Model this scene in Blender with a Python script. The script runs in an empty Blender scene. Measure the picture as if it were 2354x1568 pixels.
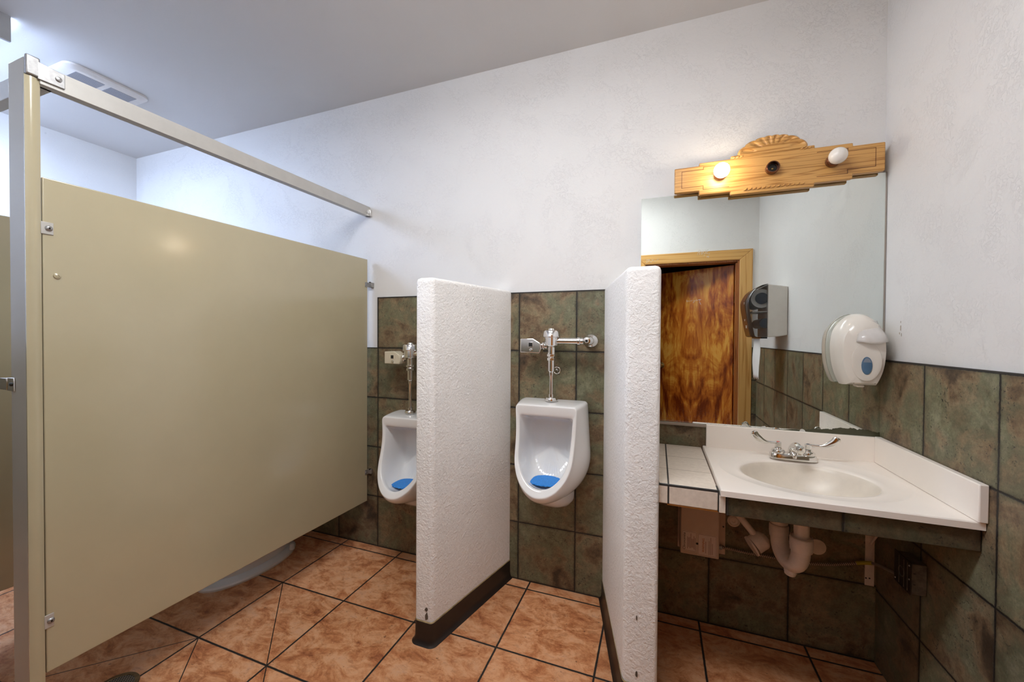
import bpy, bmesh, math, random
from mathutils import Vector, Matrix
random.seed(7)
PI = math.pi
C = bpy.context.scene.collection
sc = bpy.context.scene

# ------------------------------------------------------------------ camera
F_PX, YAW, PITCH, ROLL = 902.70, 0.3551, -0.0128, -0.0059
cd = bpy.data.cameras.new('camera'); cam = bpy.data.objects.new('camera', cd); C.objects.link(cam)
fwd = Vector((-math.sin(YAW)*math.cos(PITCH), math.cos(YAW)*math.cos(PITCH), math.sin(PITCH)))
rgt0 = Vector((math.cos(YAW), math.sin(YAW), 0)); up0 = rgt0.cross(fwd)
rgt = rgt0*math.cos(ROLL) - up0*math.sin(ROLL); upv = rgt0*math.sin(ROLL) + up0*math.cos(ROLL)
M3 = Matrix((rgt, upv, -fwd)).transposed()
cam.matrix_world = Matrix.Translation((-0.8364, -1.9759, 1.30)) @ M3.to_4x4()
cd.sensor_width = 36; cd.lens = F_PX/2354*36; cd.clip_start = 0.02
sc.camera = cam
# ------------------------------------------------------------------ world and exposure
w = bpy.data.worlds.new('world'); sc.world = w; w.use_nodes = True
w.node_tree.nodes['Background'].inputs[0].default_value = (0.02, 0.018, 0.016, 1)
w.node_tree.nodes['Background'].inputs[1].default_value = 0.3
sc.view_settings.view_transform = 'Standard'; sc.view_settings.look = 'None'
sc.view_settings.gamma = 1; sc.view_settings.exposure = 0.15; sc.view_settings.use_curve_mapping = False
sc.cycles.max_bounces = 12; sc.cycles.diffuse_bounces = 6; sc.cycles.glossy_bounces = 6
sc.cycles.use_denoising = True
sc.cycles.sample_clamp_indirect = 6
FLUO_STALL = 40.0
FLUO_ROOM = 23.5
BULB = 40.0

# ------------------------------------------------------------------ node helpers
class NT:
    def __init__(s, name):
        s.m = bpy.data.materials.new(name); s.m.use_nodes = True
        s.t = s.m.node_tree; s.n = s.t.nodes; s.b = s.n['Principled BSDF']; s.out = s.n['Material Output']
    def node(s, typ, **kw):
        n = s.n.new(typ)
        for k, v in kw.items():
            if hasattr(n, k): setattr(n, k, v)
        return n
    def put(s, sock, v):
        if v is None: return
        if hasattr(v, 'is_linked'): s.t.links.new(v, sock)
        elif isinstance(v, (tuple, list)) and len(v) == 3 and sock.type == 'RGBA': sock.default_value = (*v, 1)
        else: sock.default_value = v
    def math(s, op, a, b=0.0, c=None, clamp=False):
        n = s.n.new('ShaderNodeMath'); n.operation = op; n.use_clamp = clamp
        s.put(n.inputs[0], a); s.put(n.inputs[1], b)
        if c is not None: s.put(n.inputs[2], c)
        return n.outputs[0]
    def coord(s, kind='Object'):
        return s.n.new('ShaderNodeTexCoord').outputs[kind]
    def geo(s): return s.n.new('ShaderNodeNewGeometry').outputs['Position']
    def sep(s, v):
        n = s.n.new('ShaderNodeSeparateXYZ'); s.put(n.inputs[0], v); return n.outputs
    def comb(s, x, y, z):
        n = s.n.new('ShaderNodeCombineXYZ')
        for i, v in enumerate((x, y, z)): s.put(n.inputs[i], v)
        return n.outputs[0]
    def mapv(s, v, scale=(1,1,1), loc=(0,0,0)):
        n = s.n.new('ShaderNodeMapping'); s.put(n.inputs[0], v); n.inputs['Scale'].default_value = scale; n.inputs['Location'].default_value = loc
        return n.outputs[0]
    def noise(s, v, scale, detail=4, rough=0.5, dist=0.0, out='Fac'):
        n = s.n.new('ShaderNodeTexNoise'); s.put(n.inputs['Vector'], v); n.inputs['Scale'].default_value = scale
        n.inputs['Detail'].default_value = detail; n.inputs['Roughness'].default_value = rough; n.inputs['Distortion'].default_value = dist
        return n.outputs[out]
    def vor(s, v, scale, feat='F1'):
        n = s.n.new('ShaderNodeTexVoronoi'); s.put(n.inputs['Vector'], v); n.inputs['Scale'].default_value = scale; n.feature = feat
        return n.outputs['Distance']
    def white(s, v):
        n = s.n.new('ShaderNodeTexWhiteNoise'); s.put(n.inputs['Vector'], v); return n.outputs['Value'], n.outputs['Color']
    def ramp(s, f, *stops, interp='LINEAR'):
        n = s.n.new('ShaderNodeValToRGB'); n.color_ramp.interpolation = interp
        e = n.color_ramp.elements
        while len(e) < len(stops): e.new(0.5)
        for el, (p, c) in zip(e, stops):
            el.position = p; el.color = (*c, 1) if isinstance(c, (tuple, list)) else (c, c, c, 1)
        s.put(n.inputs[0], f); return n.outputs[0]
    def mix(s, f, a, b, blend='MIX'):
        n = s.n.new('ShaderNodeMix'); n.data_type = 'RGBA'; n.blend_type = blend
        s.put(n.inputs[0], f); s.put(n.inputs[6], a); s.put(n.inputs[7], b); return n.outputs[2]
    def bump(s, h, strength=0.3, dist=0.002, normal=None):
        n = s.n.new('ShaderNodeBump'); s.put(n.inputs['Height'], h); n.inputs['Strength'].default_value = strength
        n.inputs['Distance'].default_value = dist
        if normal is not None: s.put(n.inputs['Normal'], normal)
        return n.outputs[0]
    def set(s, **kw):
        names = dict(color='Base Color', rough='Roughness', metal='Metallic', normal='Normal', trans='Transmission Weight', ior='IOR',
                     coat='Coat Weight', spec='Specular IOR Level', alpha='Alpha', ecol='Emission Color', estr='Emission Strength')
        for k, v in kw.items(): s.put(s.b.inputs[names[k]], v)
        return s.m

def simple(name, col, rough=0.5, metal=0.0, mott=0.06, scale=12, bump=0.0, bscale=120, **kw):
    """procedural paint-like material: a base colour with faint mottling and an optional fine bump"""
    m = NT(name); P = m.geo()
    n = m.noise(P, scale, 4, 0.6)
    a = tuple(c*(1-mott) for c in col); b = tuple(min(1, c*(1+mott)) for c in col)
    kw2 = dict(color=m.ramp(n, (0.3, a), (0.7, b)), rough=rough, metal=metal)
    if bump: kw2['normal'] = m.bump(m.noise(P, bscale, 3, 0.6), bump, 0.001)
    kw2.update(kw)
    return m.set(**kw2)

def plaster(name, col, bump=0.35, coarse=1.0, dirt=True):
    m = NT(name); P = m.geo()
    n1 = m.noise(P, 60*coarse, 6, 0.7, 1.0); n2 = m.noise(P, 5*coarse, 3, 0.5, 1.5)
    crest = m.ramp(n1, (0.50, 0.0), (0.56, 1.0))
    patch = m.ramp(n2, (0.44, 0.10), (0.66, 0.9))
    h = m.math('MULTIPLY', crest, patch)
    c = m.ramp(m.noise(P, 1.6, 3, 0.5), (0.3, tuple(v*0.955 for v in col)), (0.7, col))
    if dirt:
        sp = m.ramp(m.noise(P, 26, 2, 0.5), (0.76, 0.0), (0.80, 1.0))
        c = m.mix(m.math('MULTIPLY', sp, 0.25), c, tuple(v*0.55 for v in col))
    return m.set(color=c, rough=0.62, normal=m.bump(h, bump, 0.0022))

def rough_plaster():
    m = NT('coarse_white_plaster'); P = m.geo()
    n1 = m.noise(P, 115, 5, 0.62, 0.35); n2 = m.noise(P, 55, 3, 0.5, 0.8); n3 = m.noise(P, 6, 3, 0.5, 1.0)
    lump = m.math('MULTIPLY', m.ramp(n1, (0.36, 0.0), (0.62, 1.0)), m.ramp(n3, (0.38, 0.40), (0.60, 1.0)))
    h = m.math('ADD', lump, m.math('MULTIPLY', m.ramp(n2, (0.40, 0.0), (0.60, 1.0)), 0.7))
    c = m.ramp(m.noise(P, 2.2, 3, 0.5), (0.3, (0.84, 0.82, 0.79)), (0.7, (0.88, 0.865, 0.84)))
    return m.set(color=c, rough=0.55, normal=m.bump(h, 0.62, 0.0024))

def tile_wall(name, axis, off_u, off_v, size=0.3048, dark=1.0):
    m = NT(name); P = m.geo(); s = m.sep(P)
    wob = m.math('MULTIPLY', m.math('SUBTRACT', m.noise(P, 70, 5, 0.85), 0.5), 0.008)
    u = m.math('DIVIDE', m.math('ADD', m.math('SUBTRACT', s[axis], off_u), wob), size)
    v = m.math('DIVIDE', m.math('ADD', m.math('SUBTRACT', s[2], off_v), wob), size)
    iu = m.math('FLOOR', m.math('ADD', u, 0.5)); iv = m.math('FLOOR', v)
    fu = m.math('ABSOLUTE', m.math('SUBTRACT', u, m.math('ROUND', u)))
    fv = m.math('ABSOLUTE', m.math('SUBTRACT', v, m.math('ROUND', v)))
    d = m.math('MINIMUM', fu, fv)
    grout = m.ramp(d, (0.0085, 1.0), (0.0125, 0.0))
    shade_edge = m.ramp(m.math('ADD', d, m.math('MULTIPLY', m.noise(P, 25, 3), 0.06)), (0.03, 0.55), (0.075, 1.0))
    iuf = m.math('FLOOR', u)
    rv, rc = m.white(m.comb(iuf, iv, float(axis)*7.3+0.5))
    Po = m.n.new('ShaderNodeVectorMath'); Po.operation = 'ADD'; m.put(Po.inputs[0], P)
    sc_ = m.n.new('ShaderNodeVectorMath'); sc_.operation = 'SCALE'; m.put(sc_.inputs[0], rc); sc_.inputs['Scale'].default_value = 9.0
    m.put(Po.inputs[1], sc_.outputs[0]); V = Po.outputs[0]
    n1 = m.noise(V, 6.5, 6, 0.62, 0.4)
    hue = m.ramp(n1, (0.32, (0.050, 0.034, 0.019)), (0.41, (0.130, 0.083, 0.040)), (0.47, (0.165, 0.125, 0.065)), (0.53, (0.125, 0.112, 0.062)),
                 (0.59, (0.128, 0.130, 0.072)), (0.66, (0.165, 0.160, 0.098)), (0.76, (0.230, 0.150, 0.080)))
    n2 = m.noise(V, 20, 7, 0.78)
    hue = m.mix(0.65, hue, m.ramp(n2, (0.34, (0.30, 0.25, 0.20)), (0.66, (1.0, 0.96, 0.90))), 'MULTIPLY')
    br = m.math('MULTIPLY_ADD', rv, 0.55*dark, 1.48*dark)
    hue = m.mix(1.0, hue, m.comb(br, br, br), 'MULTIPLY')
    hue = m.mix(1.0, hue, shade_edge, 'MULTIPLY')
    hs = m.n.new('ShaderNodeHueSaturation'); hs.inputs['Saturation'].default_value = 0.88; m.put(hs.inputs['Color'], hue)
    hue = m.mix(0.45, hs.outputs[0], m.ramp(m.noise(V, 130, 5, 0.8), (0.36, (0.40, 0.38, 0.34)), (0.62, (1.0, 1.0, 1.0))), 'MULTIPLY')
    # fissures and pits
    pm = m.ramp(m.noise(V, 14, 2, 0.5), (0.44, 0.0), (0.58, 1.0))
    pit = m.math('MULTIPLY', m.ramp(m.noise(V, 120, 4, 0.65, 0.7), (0.585, 0.0), (0.63, 1.0)), pm)
    col = m.mix(m.math('MULTIPLY', pit, 0.8), hue, (0.022, 0.017, 0.012))
    col = m.mix(grout, col, (0.020, 0.017, 0.014))
    h = m.math('SUBTRACT', m.math('MULTIPLY', m.noise(V, 22, 5, 0.6), 0.5), m.math('MAXIMUM', m.math('MULTIPLY', pit, 0.35), m.math('MULTIPLY', grout, 2.0)))
    return m.set(color=col, rough=m.ramp(m.noise(V, 10, 3), (0.3, 0.34), (0.7, 0.55)), spec=0.4, normal=m.bump(h, 0.5, 0.003))

def tile_floor(name):
    m = NT(name); P = m.geo(); s = m.sep(P); S = 0.4037; gx, gy = -2.6665, -0.0712
    wob = m.math('MULTIPLY', m.math('SUBTRACT', m.noise(P, 30, 3, 0.7), 0.5), 0.003)
    u = m.math('DIVIDE', m.math('ADD', m.math('SUBTRACT', s[0], gx), wob), S)
    v = m.math('DIVIDE', m.math('ADD', m.math('SUBTRACT', s[1], gy), wob), S)
    d = m.math('MINIMUM', m.math('ABSOLUTE', m.math('SUBTRACT', u, m.math('ROUND', u))), m.math('ABSOLUTE', m.math('SUBTRACT', v, m.math('ROUND', v))))
    grout = m.ramp(d, (0.0095, 1.0), (0.0120, 0.0))
    # diagonal saw cuts falling to the drain: down-right and down-left from two grid nodes
    def cut(x0, y0, sx, xmin, xmax):
        e = m.math('ABSOLUTE', m.math('ADD', m.math('MULTIPLY', m.math('SUBTRACT', s[0], x0), sx), m.math('SUBTRACT', s[1], y0)))
        k = m.math('LESS_THAN', e, 0.0028)
        k = m.math('MULTIPLY', k, m.math('GREATER_THAN', s[0], xmin)); return m.math('MULTIPLY', k, m.math('LESS_THAN', s[0], xmax))
    c1 = cut(gx, gy-S, 1.0, gx, gx+3*S)
    c2 = cut(gx, gy-2*S, 1.0, gx, gx+3*S)
    c3 = cut(gx, gy-2*S, -1.0, gx-2*S, gx)
    cuts = m.math('MAXIMUM', c1, m.math('MAXIMUM', c2, c3))
    rv, rc = m.white(m.comb(m.math('FLOOR', u), m.math('FLOOR', v), 3.0))
    Po = m.n.new('ShaderNodeVectorMath'); Po.operation = 'MULTIPLY_ADD'; m.put(Po.inputs[0], rc); Po.inputs[1].default_value = (7, 7, 7); m.put(Po.inputs[2], P)
    V = m.mapv(Po.outputs[0], (1, 1.5, 1))
    n1 = m.noise(V, 9.0, 9, 0.74, 0.45)
    col = m.ramp(n1, (0.33, (0.25, 0.080, 0.033)), (0.43, (0.42, 0.160, 0.062)), (0.50, (0.53, 0.240, 0.108)), (0.57, (0.60, 0.31, 0.160)), (0.68, (0.58, 0.32, 0.19)))
    n2 = m.noise(V, 24, 8, 0.78, 0.8)
    col = m.mix(0.5, col, m.ramp(n2, (0.34, (0.5, 0.42, 0.38)), (0.5, (1, 1, 1)), (0.72, (1.0, 1.0, 1.0))), 'MULTIPLY')
    br = m.math('MULTIPLY_ADD', rv, 0.16, 1.03); col = m.mix(1.0, col, m.comb(br, br, br), 'MULTIPLY')
    spots = m.ramp(m.noise(P, 60, 2, 0.5), (0.70, 0.0), (0.75, 1.0))
    col = m.mix(m.math('MULTIPLY', spots, 0.6), col, (0.10, 0.05, 0.03))
    g = m.math('MAXIMUM', grout, cuts)
    col = m.mix(g, col, (0.022, 0.019, 0.017))
    h = m.math('SUBTRACT', m.math('MULTIPLY', m.noise(V, 14, 6, 0.6, 1.5), 0.4), m.math('MULTIPLY', g, 1.5))
    return m.set(color=col, rough=m.ramp(n2, (0.3, 0.36), (0.7, 0.5)), spec=0.35, normal=m.bump(h, 0.35, 0.003))

def wood(name, c_dark, c_light, grain_axis=0, scale=1.0, rough=0.35, ring=9.0, lo=0.35, hi=0.62):
    m = NT(name); P = m.geo()
    sq = [34.0, 34.0, 34.0]; sq[grain_axis] = 0.8
    V = m.mapv(P, tuple(v*scale for v in sq))
    n1 = m.noise(V, 1.0, 2, 0.4, 0.25)
    sq2 = [70.0]*3; sq2[grain_axis] = 2.5
    n2 = m.noise(m.mapv(P, tuple(v*scale for v in sq2)), 1.0, 3, 0.6)
    rings = m.math('ABSOLUTE', m.math('SINE', m.math('MULTIPLY', n1, ring*PI)))
    k = m.math('MULTIPLY_ADD', rings, 0.6, m.math('MULTIPLY', n2, 0.5))
    col = m.ramp(k, (lo, c_dark), (hi, c_light))
    return m.set(color=col, rough=rough, normal=m.bump(k, 0.08, 0.001))

def figured_door(name):
    m = NT(name); P = m.geo()
    s = m.sep(P)
    # mirrored veneer about the middle of the leaf gives the book-matched flame figure
    ax = m.math('ABSOLUTE', m.math('ADD', s[0], 0.52))
    V = m.comb(m.math('MULTIPLY', ax, 5.0), 0.0, m.math('MULTIPLY', s[2], 1.7))
    n1 = m.noise(V, 1.3, 5, 0.62, 1.6)
    V2 = m.comb(m.math('MULTIPLY', ax, 26.0), 0.0, m.math('MULTIPLY', s[2], 3.0))
    n2 = m.noise(V2, 1.0, 4, 0.6, 1.2)
    k = m.math('ADD', m.math('MULTIPLY', n1, 0.65), m.math('MULTIPLY', n2, 0.35))
    col = m.ramp(k, (0.38, (0.15, 0.024, 0.003)), (0.45, (0.33, 0.075, 0.008)), (0.52, (0.52, 0.165, 0.018)), (0.58, (0.70, 0.32, 0.045)), (0.68, (0.74, 0.40, 0.075)))
    return m.set(color=col, rough=0.25, spec=0.5, coat=0.3)

def mirror_mat():
    m = NT('mirror_silver'); P = m.geo(); s = m.sep(P)
    n = m.noise(P, 16, 4, 0.6); nz = m.noise(m.mapv(P, (1, 1, 1)), 45, 3, 0.6)
    # lost silvering creeping up from the lower edge, tallest towards the right
    reach = m.ramp(m.math('ADD', s[0], 0.95), (0.50, 0.0), (0.62, 0.02), (0.70, 0.10), (0.84, 0.30), (0.93, 0.22), (1.0, 0.30))
    lim = m.math('ADD', 0.9085, m.math('MULTIPLY', m.math('MULTIPLY_ADD', n, 1.5, -0.25), m.math('MULTIPLY', reach, 0.16)))
    gone = m.math('LESS_THAN', s[2], lim)
    rim = m.math('MULTIPLY', m.math('LESS_THAN', s[2], m.math('ADD', lim, 0.002)), m.math('GREATER_THAN', reach, 0.01))
    # dried water spots low on the glass
    low = m.ramp(s[2], (0.90, 0.8), (1.0, 0.0))
    dust = m.math('MULTIPLY', m.math('MULTIPLY', m.ramp(m.noise(P, 420, 2, 0.5), (0.60, 0.0), (0.66, 1.0)), low), 0.35)
    haze = m.math('MULTIPLY', m.ramp(m.math('SUBTRACT', s[2], 0.905), (0.0, 1.0), (0.012, 0.0)), 0.35)
    m.set(color=(0.74, 0.785, 0.76), metal=1.0, rough=0.0)
    d = m.n.new('ShaderNodeBsdfPrincipled'); d.inputs['Base Color'].default_value = (0.06, 0.06, 0.032, 1); d.inputs['Roughness'].default_value = 0.25
    e = m.n.new('ShaderNodeBsdfPrincipled'); e.inputs['Base Color'].default_value = (0.60, 0.58, 0.54, 1); e.inputs['Roughness'].default_value = 0.6
    mx = m.n.new('ShaderNodeMixShader'); m.put(mx.inputs[0], m.math('ADD', dust, haze, clamp=True)); m.t.links.new(m.b.outputs[0], mx.inputs[1]); m.t.links.new(e.outputs[0], mx.inputs[2])
    mx2 = m.n.new('ShaderNodeMixShader'); m.put(mx2.inputs[0], gone); m.t.links.new(mx.outputs[0], mx2.inputs[1]); m.t.links.new(d.outputs[0], mx2.inputs[2])
    m.t.links.new(mx2.outputs[0], m.out.inputs[0])
    return m.m

def emit(name, col, strength):
    m = NT(name); return m.set(color=(0.8, 0.8, 0.8), ecol=col, estr=strength, rough=0.3)

def counter_tile():
    m = NT('cream_counter_tile'); P = m.geo(); s = m.sep(P)
    thin = m.math('MAXIMUM', m.math('MAXIMUM', m.math('LESS_THAN', m.math('ABSOLUTE', m.math('ADD', s[1], 0.205)), 0.0014),
                  m.math('LESS_THAN', m.math('ABSOLUTE', m.math('ADD', s[1], 0.375)), 0.0014)), m.math('LESS_THAN', m.math('ABSOLUTE', m.math('ADD', s[1], 0.035)), 0.0014))
    thick = m.math('LESS_THAN', m.math('ABSOLUTE', m.math('ADD', s[0], 0.797)), 0.0028)
    lip = m.math('MULTIPLY', m.math('LESS_THAN', m.math('ABSOLUTE', m.math('SUBTRACT', s[2], 0.796)), 0.004), m.math('LESS_THAN', s[1], -0.50))
    col = m.ramp(m.noise(P, 60, 3, 0.6), (0.3, (0.66, 0.57, 0.48)), (0.7, (0.76, 0.67, 0.57)))
    col = m.mix(thin, col, (0.30, 0.22, 0.16)); col = m.mix(m.math('MAXIMUM', thick, lip), col, (0.03, 0.03, 0.03))
    h = m.math('SUBTRACT', m.math('MULTIPLY', m.noise(P, 160, 3, 0.6), 0.4), m.math('MAXIMUM', thin, thick))
    return m.set(color=col, rough=0.4, normal=m.bump(h, 0.5, 0.0015))

def smoky():
    m = NT('smoky_plastic')
    g = m.n.new('ShaderNodeBsdfGlossy'); g.inputs['Roughness'].default_value = 0.08; g.inputs['Color'].default_value = (0.9, 0.9, 0.9, 1)
    t = m.n.new('ShaderNodeBsdfTransparent'); m.put(t.inputs[0], m.ramp(m.noise(m.geo(), 20, 2), (0.3, (0.60, 0.60, 0.61)), (0.7, (0.66, 0.66, 0.67))))
    f = m.n.new('ShaderNodeFresnel'); f.inputs[0].default_value = 1.5
    x = m.n.new('ShaderNodeMixShader'); m.t.links.new(f.outputs[0], x.inputs[0]); m.t.links.new(t.outputs[0], x.inputs[1]); m.t.links.new(g.outputs[0], x.inputs[2])
    m.t.links.new(x.outputs[0], m.out.inputs[0]); return m.m

def clear_plastic():
    m = NT('milky_clear_plastic'); P = m.geo()
    m.set(color=m.ramp(m.noise(P, 30, 2), (0.3, (0.76, 0.73, 0.70)), (0.7, (0.82, 0.79, 0.76))), rough=0.12)
    t = m.n.new('ShaderNodeBsdfTransparent'); x = m.n.new('ShaderNodeMixShader'); x.inputs[0].default_value = 0.62
    m.t.links.new(t.outputs[0], x.inputs[1]); m.t.links.new(m.b.outputs[0], x.inputs[2]); m.t.links.new(x.outputs[0], m.out.inputs[0]); return m.m

def mesh_grille(name, bar, hole, size, diag=False):
    m = NT(name); s = m.sep(m.geo())
    a, b = s[0], s[1]
    if diag: a, b = m.math('ADD', s[0], s[1]), m.math('SUBTRACT', s[0], s[1])
    fa = m.math('FRACT', m.math('DIVIDE', a, size)); fb = m.math('FRACT', m.math('DIVIDE', b, size))
    k = m.math('MAXIMUM', m.math('LESS_THAN', fa, 0.3), m.math('LESS_THAN', fb, 0.3))
    return m.set(color=m.mix(k, hole, bar), rough=0.6)

def bx_spiral():
    m = NT('spiral_metal_conduit'); s = m.sep(m.geo())
    k = m.math('FRACT', m.math('DIVIDE', m.math('ADD', s[0], m.math('MULTIPLY', s[2], 0.6)), 0.0075))
    return m.set(color=m.ramp(k, (0.45, (0.08, 0.06, 0.05)), (0.55, (0.55, 0.45, 0.38))), rough=0.4, metal=0.4)

MAT = dict(wall_stain=simple('tan_wall_stain', (0.42, 0.36, 0.29), 0.7, mott=0.3, scale=80),
   pvc_grey=simple('grey_washer', (0.40, 0.34, 0.30), 0.5),
   basin=simple('darker_beige_basin', (0.76, 0.69, 0.595), 0.34, mott=0.06, scale=14), cream_box=simple('cream_sensor_cover', (0.58, 0.52, 0.39), 0.25),
   old_caulk=simple('yellowed_caulk', (0.42, 0.33, 0.17), 0.5, mott=0.5, scale=25),
   
    wall=plaster('white_wall_plaster', (0.755, 0.742, 0.722), 0.5), stub=rough_plaster(),
    ceil=plaster('white_ceiling_paint', (0.655, 0.645, 0.64), 0.22, 1.0, False),
    tile_x=tile_wall('slate_look_tile_back', 0, 0.0, 0.004), tile_y=tile_wall('slate_look_tile_side', 1, 0.0145, -0.007),
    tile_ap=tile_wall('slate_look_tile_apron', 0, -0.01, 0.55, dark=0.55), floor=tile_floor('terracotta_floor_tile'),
    beige=simple('beige_partition_paint', (0.455, 0.400, 0.262), 0.20, mott=0.03, scale=3, bump=0.02, bscale=60),
    greige=simple('grey_beige_partition_paint', (0.42, 0.385, 0.31), 0.35, mott=0.03, scale=3),
    rail=simple('satin_aluminium', (0.52, 0.505, 0.47), 0.42, 0.35, 0.04, 20), steel=simple('cast_zinc', (0.40, 0.395, 0.39), 0.38, 0.8, 0.15, 90),
    chrome=simple('polished_chrome', (0.80, 0.79, 0.77), 0.12, 1.0, 0.02), dark=simple('black_plastic', (0.012, 0.011, 0.010), 0.3),
    porcelain=simple('white_porcelain', (0.80, 0.795, 0.78), 0.09, mott=0.01, coat=0.3), blue=simple('blue_urinal_mat', (0.02, 0.24, 0.72), 0.6, mott=0.3, scale=300, bump=0.6, bscale=500),
    marble=simple('cultured_marble', (0.91, 0.84, 0.765), 0.24, mott=0.02, scale=5), vinyl=simple('dark_vinyl_base', (0.014, 0.009, 0.007), 0.38, mott=0.3),
    ctile=counter_tile(), plastic=simple('cream_plastic', (0.74, 0.69, 0.62), 0.18, mott=0.02), plastic_w=simple('white_plastic', (0.72, 0.68, 0.64), 0.35, mott=0.05),
    pvc=simple('white_pvc', (0.76, 0.66, 0.59), 0.35, mott=0.08, scale=30), oak=wood('golden_oak', (0.40, 0.185, 0.045), (0.60, 0.325, 0.10), 0),
    casing=wood('varnished_fir_casing', (0.50, 0.25, 0.065), (0.66, 0.38, 0.125), 2, 1.0, 0.3, 4.0), casing_h=wood('varnished_fir_head', (0.50, 0.25, 0.065), (0.66, 0.38, 0.125), 0, 1.0, 0.3, 4.0),
    jamb=wood('reddish_jamb', (0.22, 0.06, 0.015), (0.40, 0.14, 0.035), 2, 1.0, 0.35), door=figured_door('figured_birch_veneer'), mirror=mirror_mat(),
    bulb_on=emit('lit_bulb_glass', (1.0, 0.83, 0.62), BULB), bulb_off=simple('unlit_bulb_glass', (0.80, 0.76, 0.70), 0.08, mott=0.01),
    lens_cool=emit('cool_fluorescent_lens', (0.53, 0.68, 1.0), FLUO_STALL), lens_cool_s=emit('cool_lens_side', (0.53, 0.68, 1.0), FLUO_STALL*0.13), lens_room=emit('neutral_fluorescent_lens', (0.95, 0.97, 1.0), FLUO_ROOM), lens_room_s=emit('neutral_lens_side', (0.95, 0.97, 1.0), FLUO_ROOM*0.06),
    cap=simple('grey_end_cap', (0.52, 0.53, 0.54), 0.4), bronze=simple('copper_socket', (0.20, 0.09, 0.055), 0.22, 0.85, 0.2, 80), smoky=smoky(), clear=clear_plastic(),
    brown_lens=simple('brown_smoked_cover', (0.050, 0.028, 0.018), 0.22), navy=simple('navy_plastic', (0.012, 0.022, 0.055), 0.35), paper=simple('white_paper', (0.78, 0.77, 0.75), 0.8, mott=0.03),
    window=simple('blue_soap_window', (0.085, 0.165, 0.27), 0.1, mott=0.1), brass=simple('aged_brass', (0.45, 0.30, 0.10), 0.35, 0.9, 0.2, 60), drain_rim=simple('worn_bronze', (0.22, 0.15, 0.08), 0.35, 0.7, 0.3, 40),
    drain_grid=mesh_grille('drain_grid', (0.20, 0.15, 0.10), (0.003, 0.003, 0.003), 0.011, True), vent_grid=mesh_grille('vent_grid', (0.40, 0.40, 0.43), (0.16, 0.16, 0.18), 0.0045),
    cable=bx_spiral(), tape=simple('yellow_tape', (0.45, 0.38, 0.02), 0.5), grey_cable=simple('grey_conduit', (0.30, 0.27, 0.25), 0.4, 0.4), box=simple('weathered_metal_box', (0.15, 0.135, 0.11), 0.5, 0.4, 0.35, 60),
    scratch=simple('scratch_white', (0.62, 0.58, 0.50), 0.6), ink=simple('label_ink', (0.035, 0.02, 0.02), 0.6), ink2=simple('label_brown_ink', (0.22, 0.10, 0.08), 0.6), orange=simple('label_orange_ink', (0.50, 0.13, 0.02), 0.6),
    label=simple('label_paper', (0.74, 0.62, 0.57), 0.5), heater=simple('beige_enamel', (0.60, 0.47, 0.40), 0.4), outside=simple('dim_hall_paint', (0.10, 0.09, 0.08), 0.8), caulk=simple('clear_clip', (0.66, 0.66, 0.63), 0.4),
    joint=simple('dark_joint', (0.03, 0.026, 0.022), 0.6), channel=simple('aluminium_channel', (0.36, 0.32, 0.28), 0.35, 0.7), scuff=simple('scuff_mark', (0.10, 0.08, 0.06), 0.7),
    red=simple('red_index', (0.6, 0.05, 0.03), 0.4))

pb = MAT['beige'].node_tree.nodes['Principled BSDF']; pb.inputs['Coat Weight'].default_value = 0.7; pb.inputs['Coat Roughness'].default_value = 0.14
MAT['marble'].node_tree.nodes['Principled BSDF'].inputs['Specular IOR Level'].default_value = 0.35
# ------------------------------------------------------------------ mesh helpers
def bm_(): return bmesh.new()
def box(bm, a, b, M=None):
    vs = [bm.verts.new((x, y, z)) for x in (a[0], b[0]) for y in (a[1], b[1]) for z in (a[2], b[2])]
    for f in ((0,1,3,2), (4,6,7,5), (0,4,5,1), (2,3,7,6), (0,2,6,4), (1,5,7,3)): bm.faces.new([vs[i] for i in f])
    if M is not None:
        for v in vs: v.co = M @ v.co
    return vs
def loft(bm, rings, cap0=True, cap1=True, closed=True, cent=False):
    R = [[bm.verts.new(p) for p in r] for r in rings]; n = len(rings[0])
    for a, b in zip(R[:-1], R[1:]):
        for i in range(n if closed else n-1):
            j = (i+1) % n
            bm.faces.new((a[i], a[j], b[j], b[i]))
    for k, cap in ((0, cap0), (-1, cap1)):
        if not cap: continue
        if cent:
            c = bm.verts.new(sum((Vector(p) for p in rings[k]), Vector())/n)
            for i in range(n): bm.faces.new((R[k][i], R[k][(i+1) % n], c))
        else: bm.faces.new(R[k])
    return R
def frame(t):
    t = Vector(t).normalized(); a = Vector((0,0,1)) if abs(t.z) < 0.9 else Vector((1,0,0))
    u = a.cross(t).normalized(); return u, t.cross(u).normalized()
def tube(bm, pts, r, seg=14, cap=True, ry=None):
    pts = [Vector(p) for p in pts]; n = len(pts)
    rs = r if isinstance(r, (list, tuple)) else [r]*n
    ry = ry if ry is not None else rs
    rings = []; u = None
    for i, p in enumerate(pts):
        t = (pts[min(i+1, n-1)] - pts[max(i-1, 0)]).normalized()
        if u is None: u, v = frame(t)
        else: u = (u - t*u.dot(t)).normalized(); v = t.cross(u)
        rings.append([p + u*rs[i]*math.cos(2*PI*k/seg) + v*ry[i]*math.sin(2*PI*k/seg) for k in range(seg)])
    loft(bm, rings, cap, cap); return bm
def smooth_path(pts, k=8):
    P = [Vector(p) for p in pts]; P = [2*P[0]-P[1]] + P + [2*P[-1]-P[-2]]; out = []
    for i in range(1, len(P)-2):
        for j in range(k):
            t = j/k; a, b, c, d = P[i-1:i+3]
            out.append(0.5*((2*b) + (c-a)*t + (2*a-5*b+4*c-d)*t*t + (3*b-a-3*c+d)*t**3))
    out.append(P[-2]); return out
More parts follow.
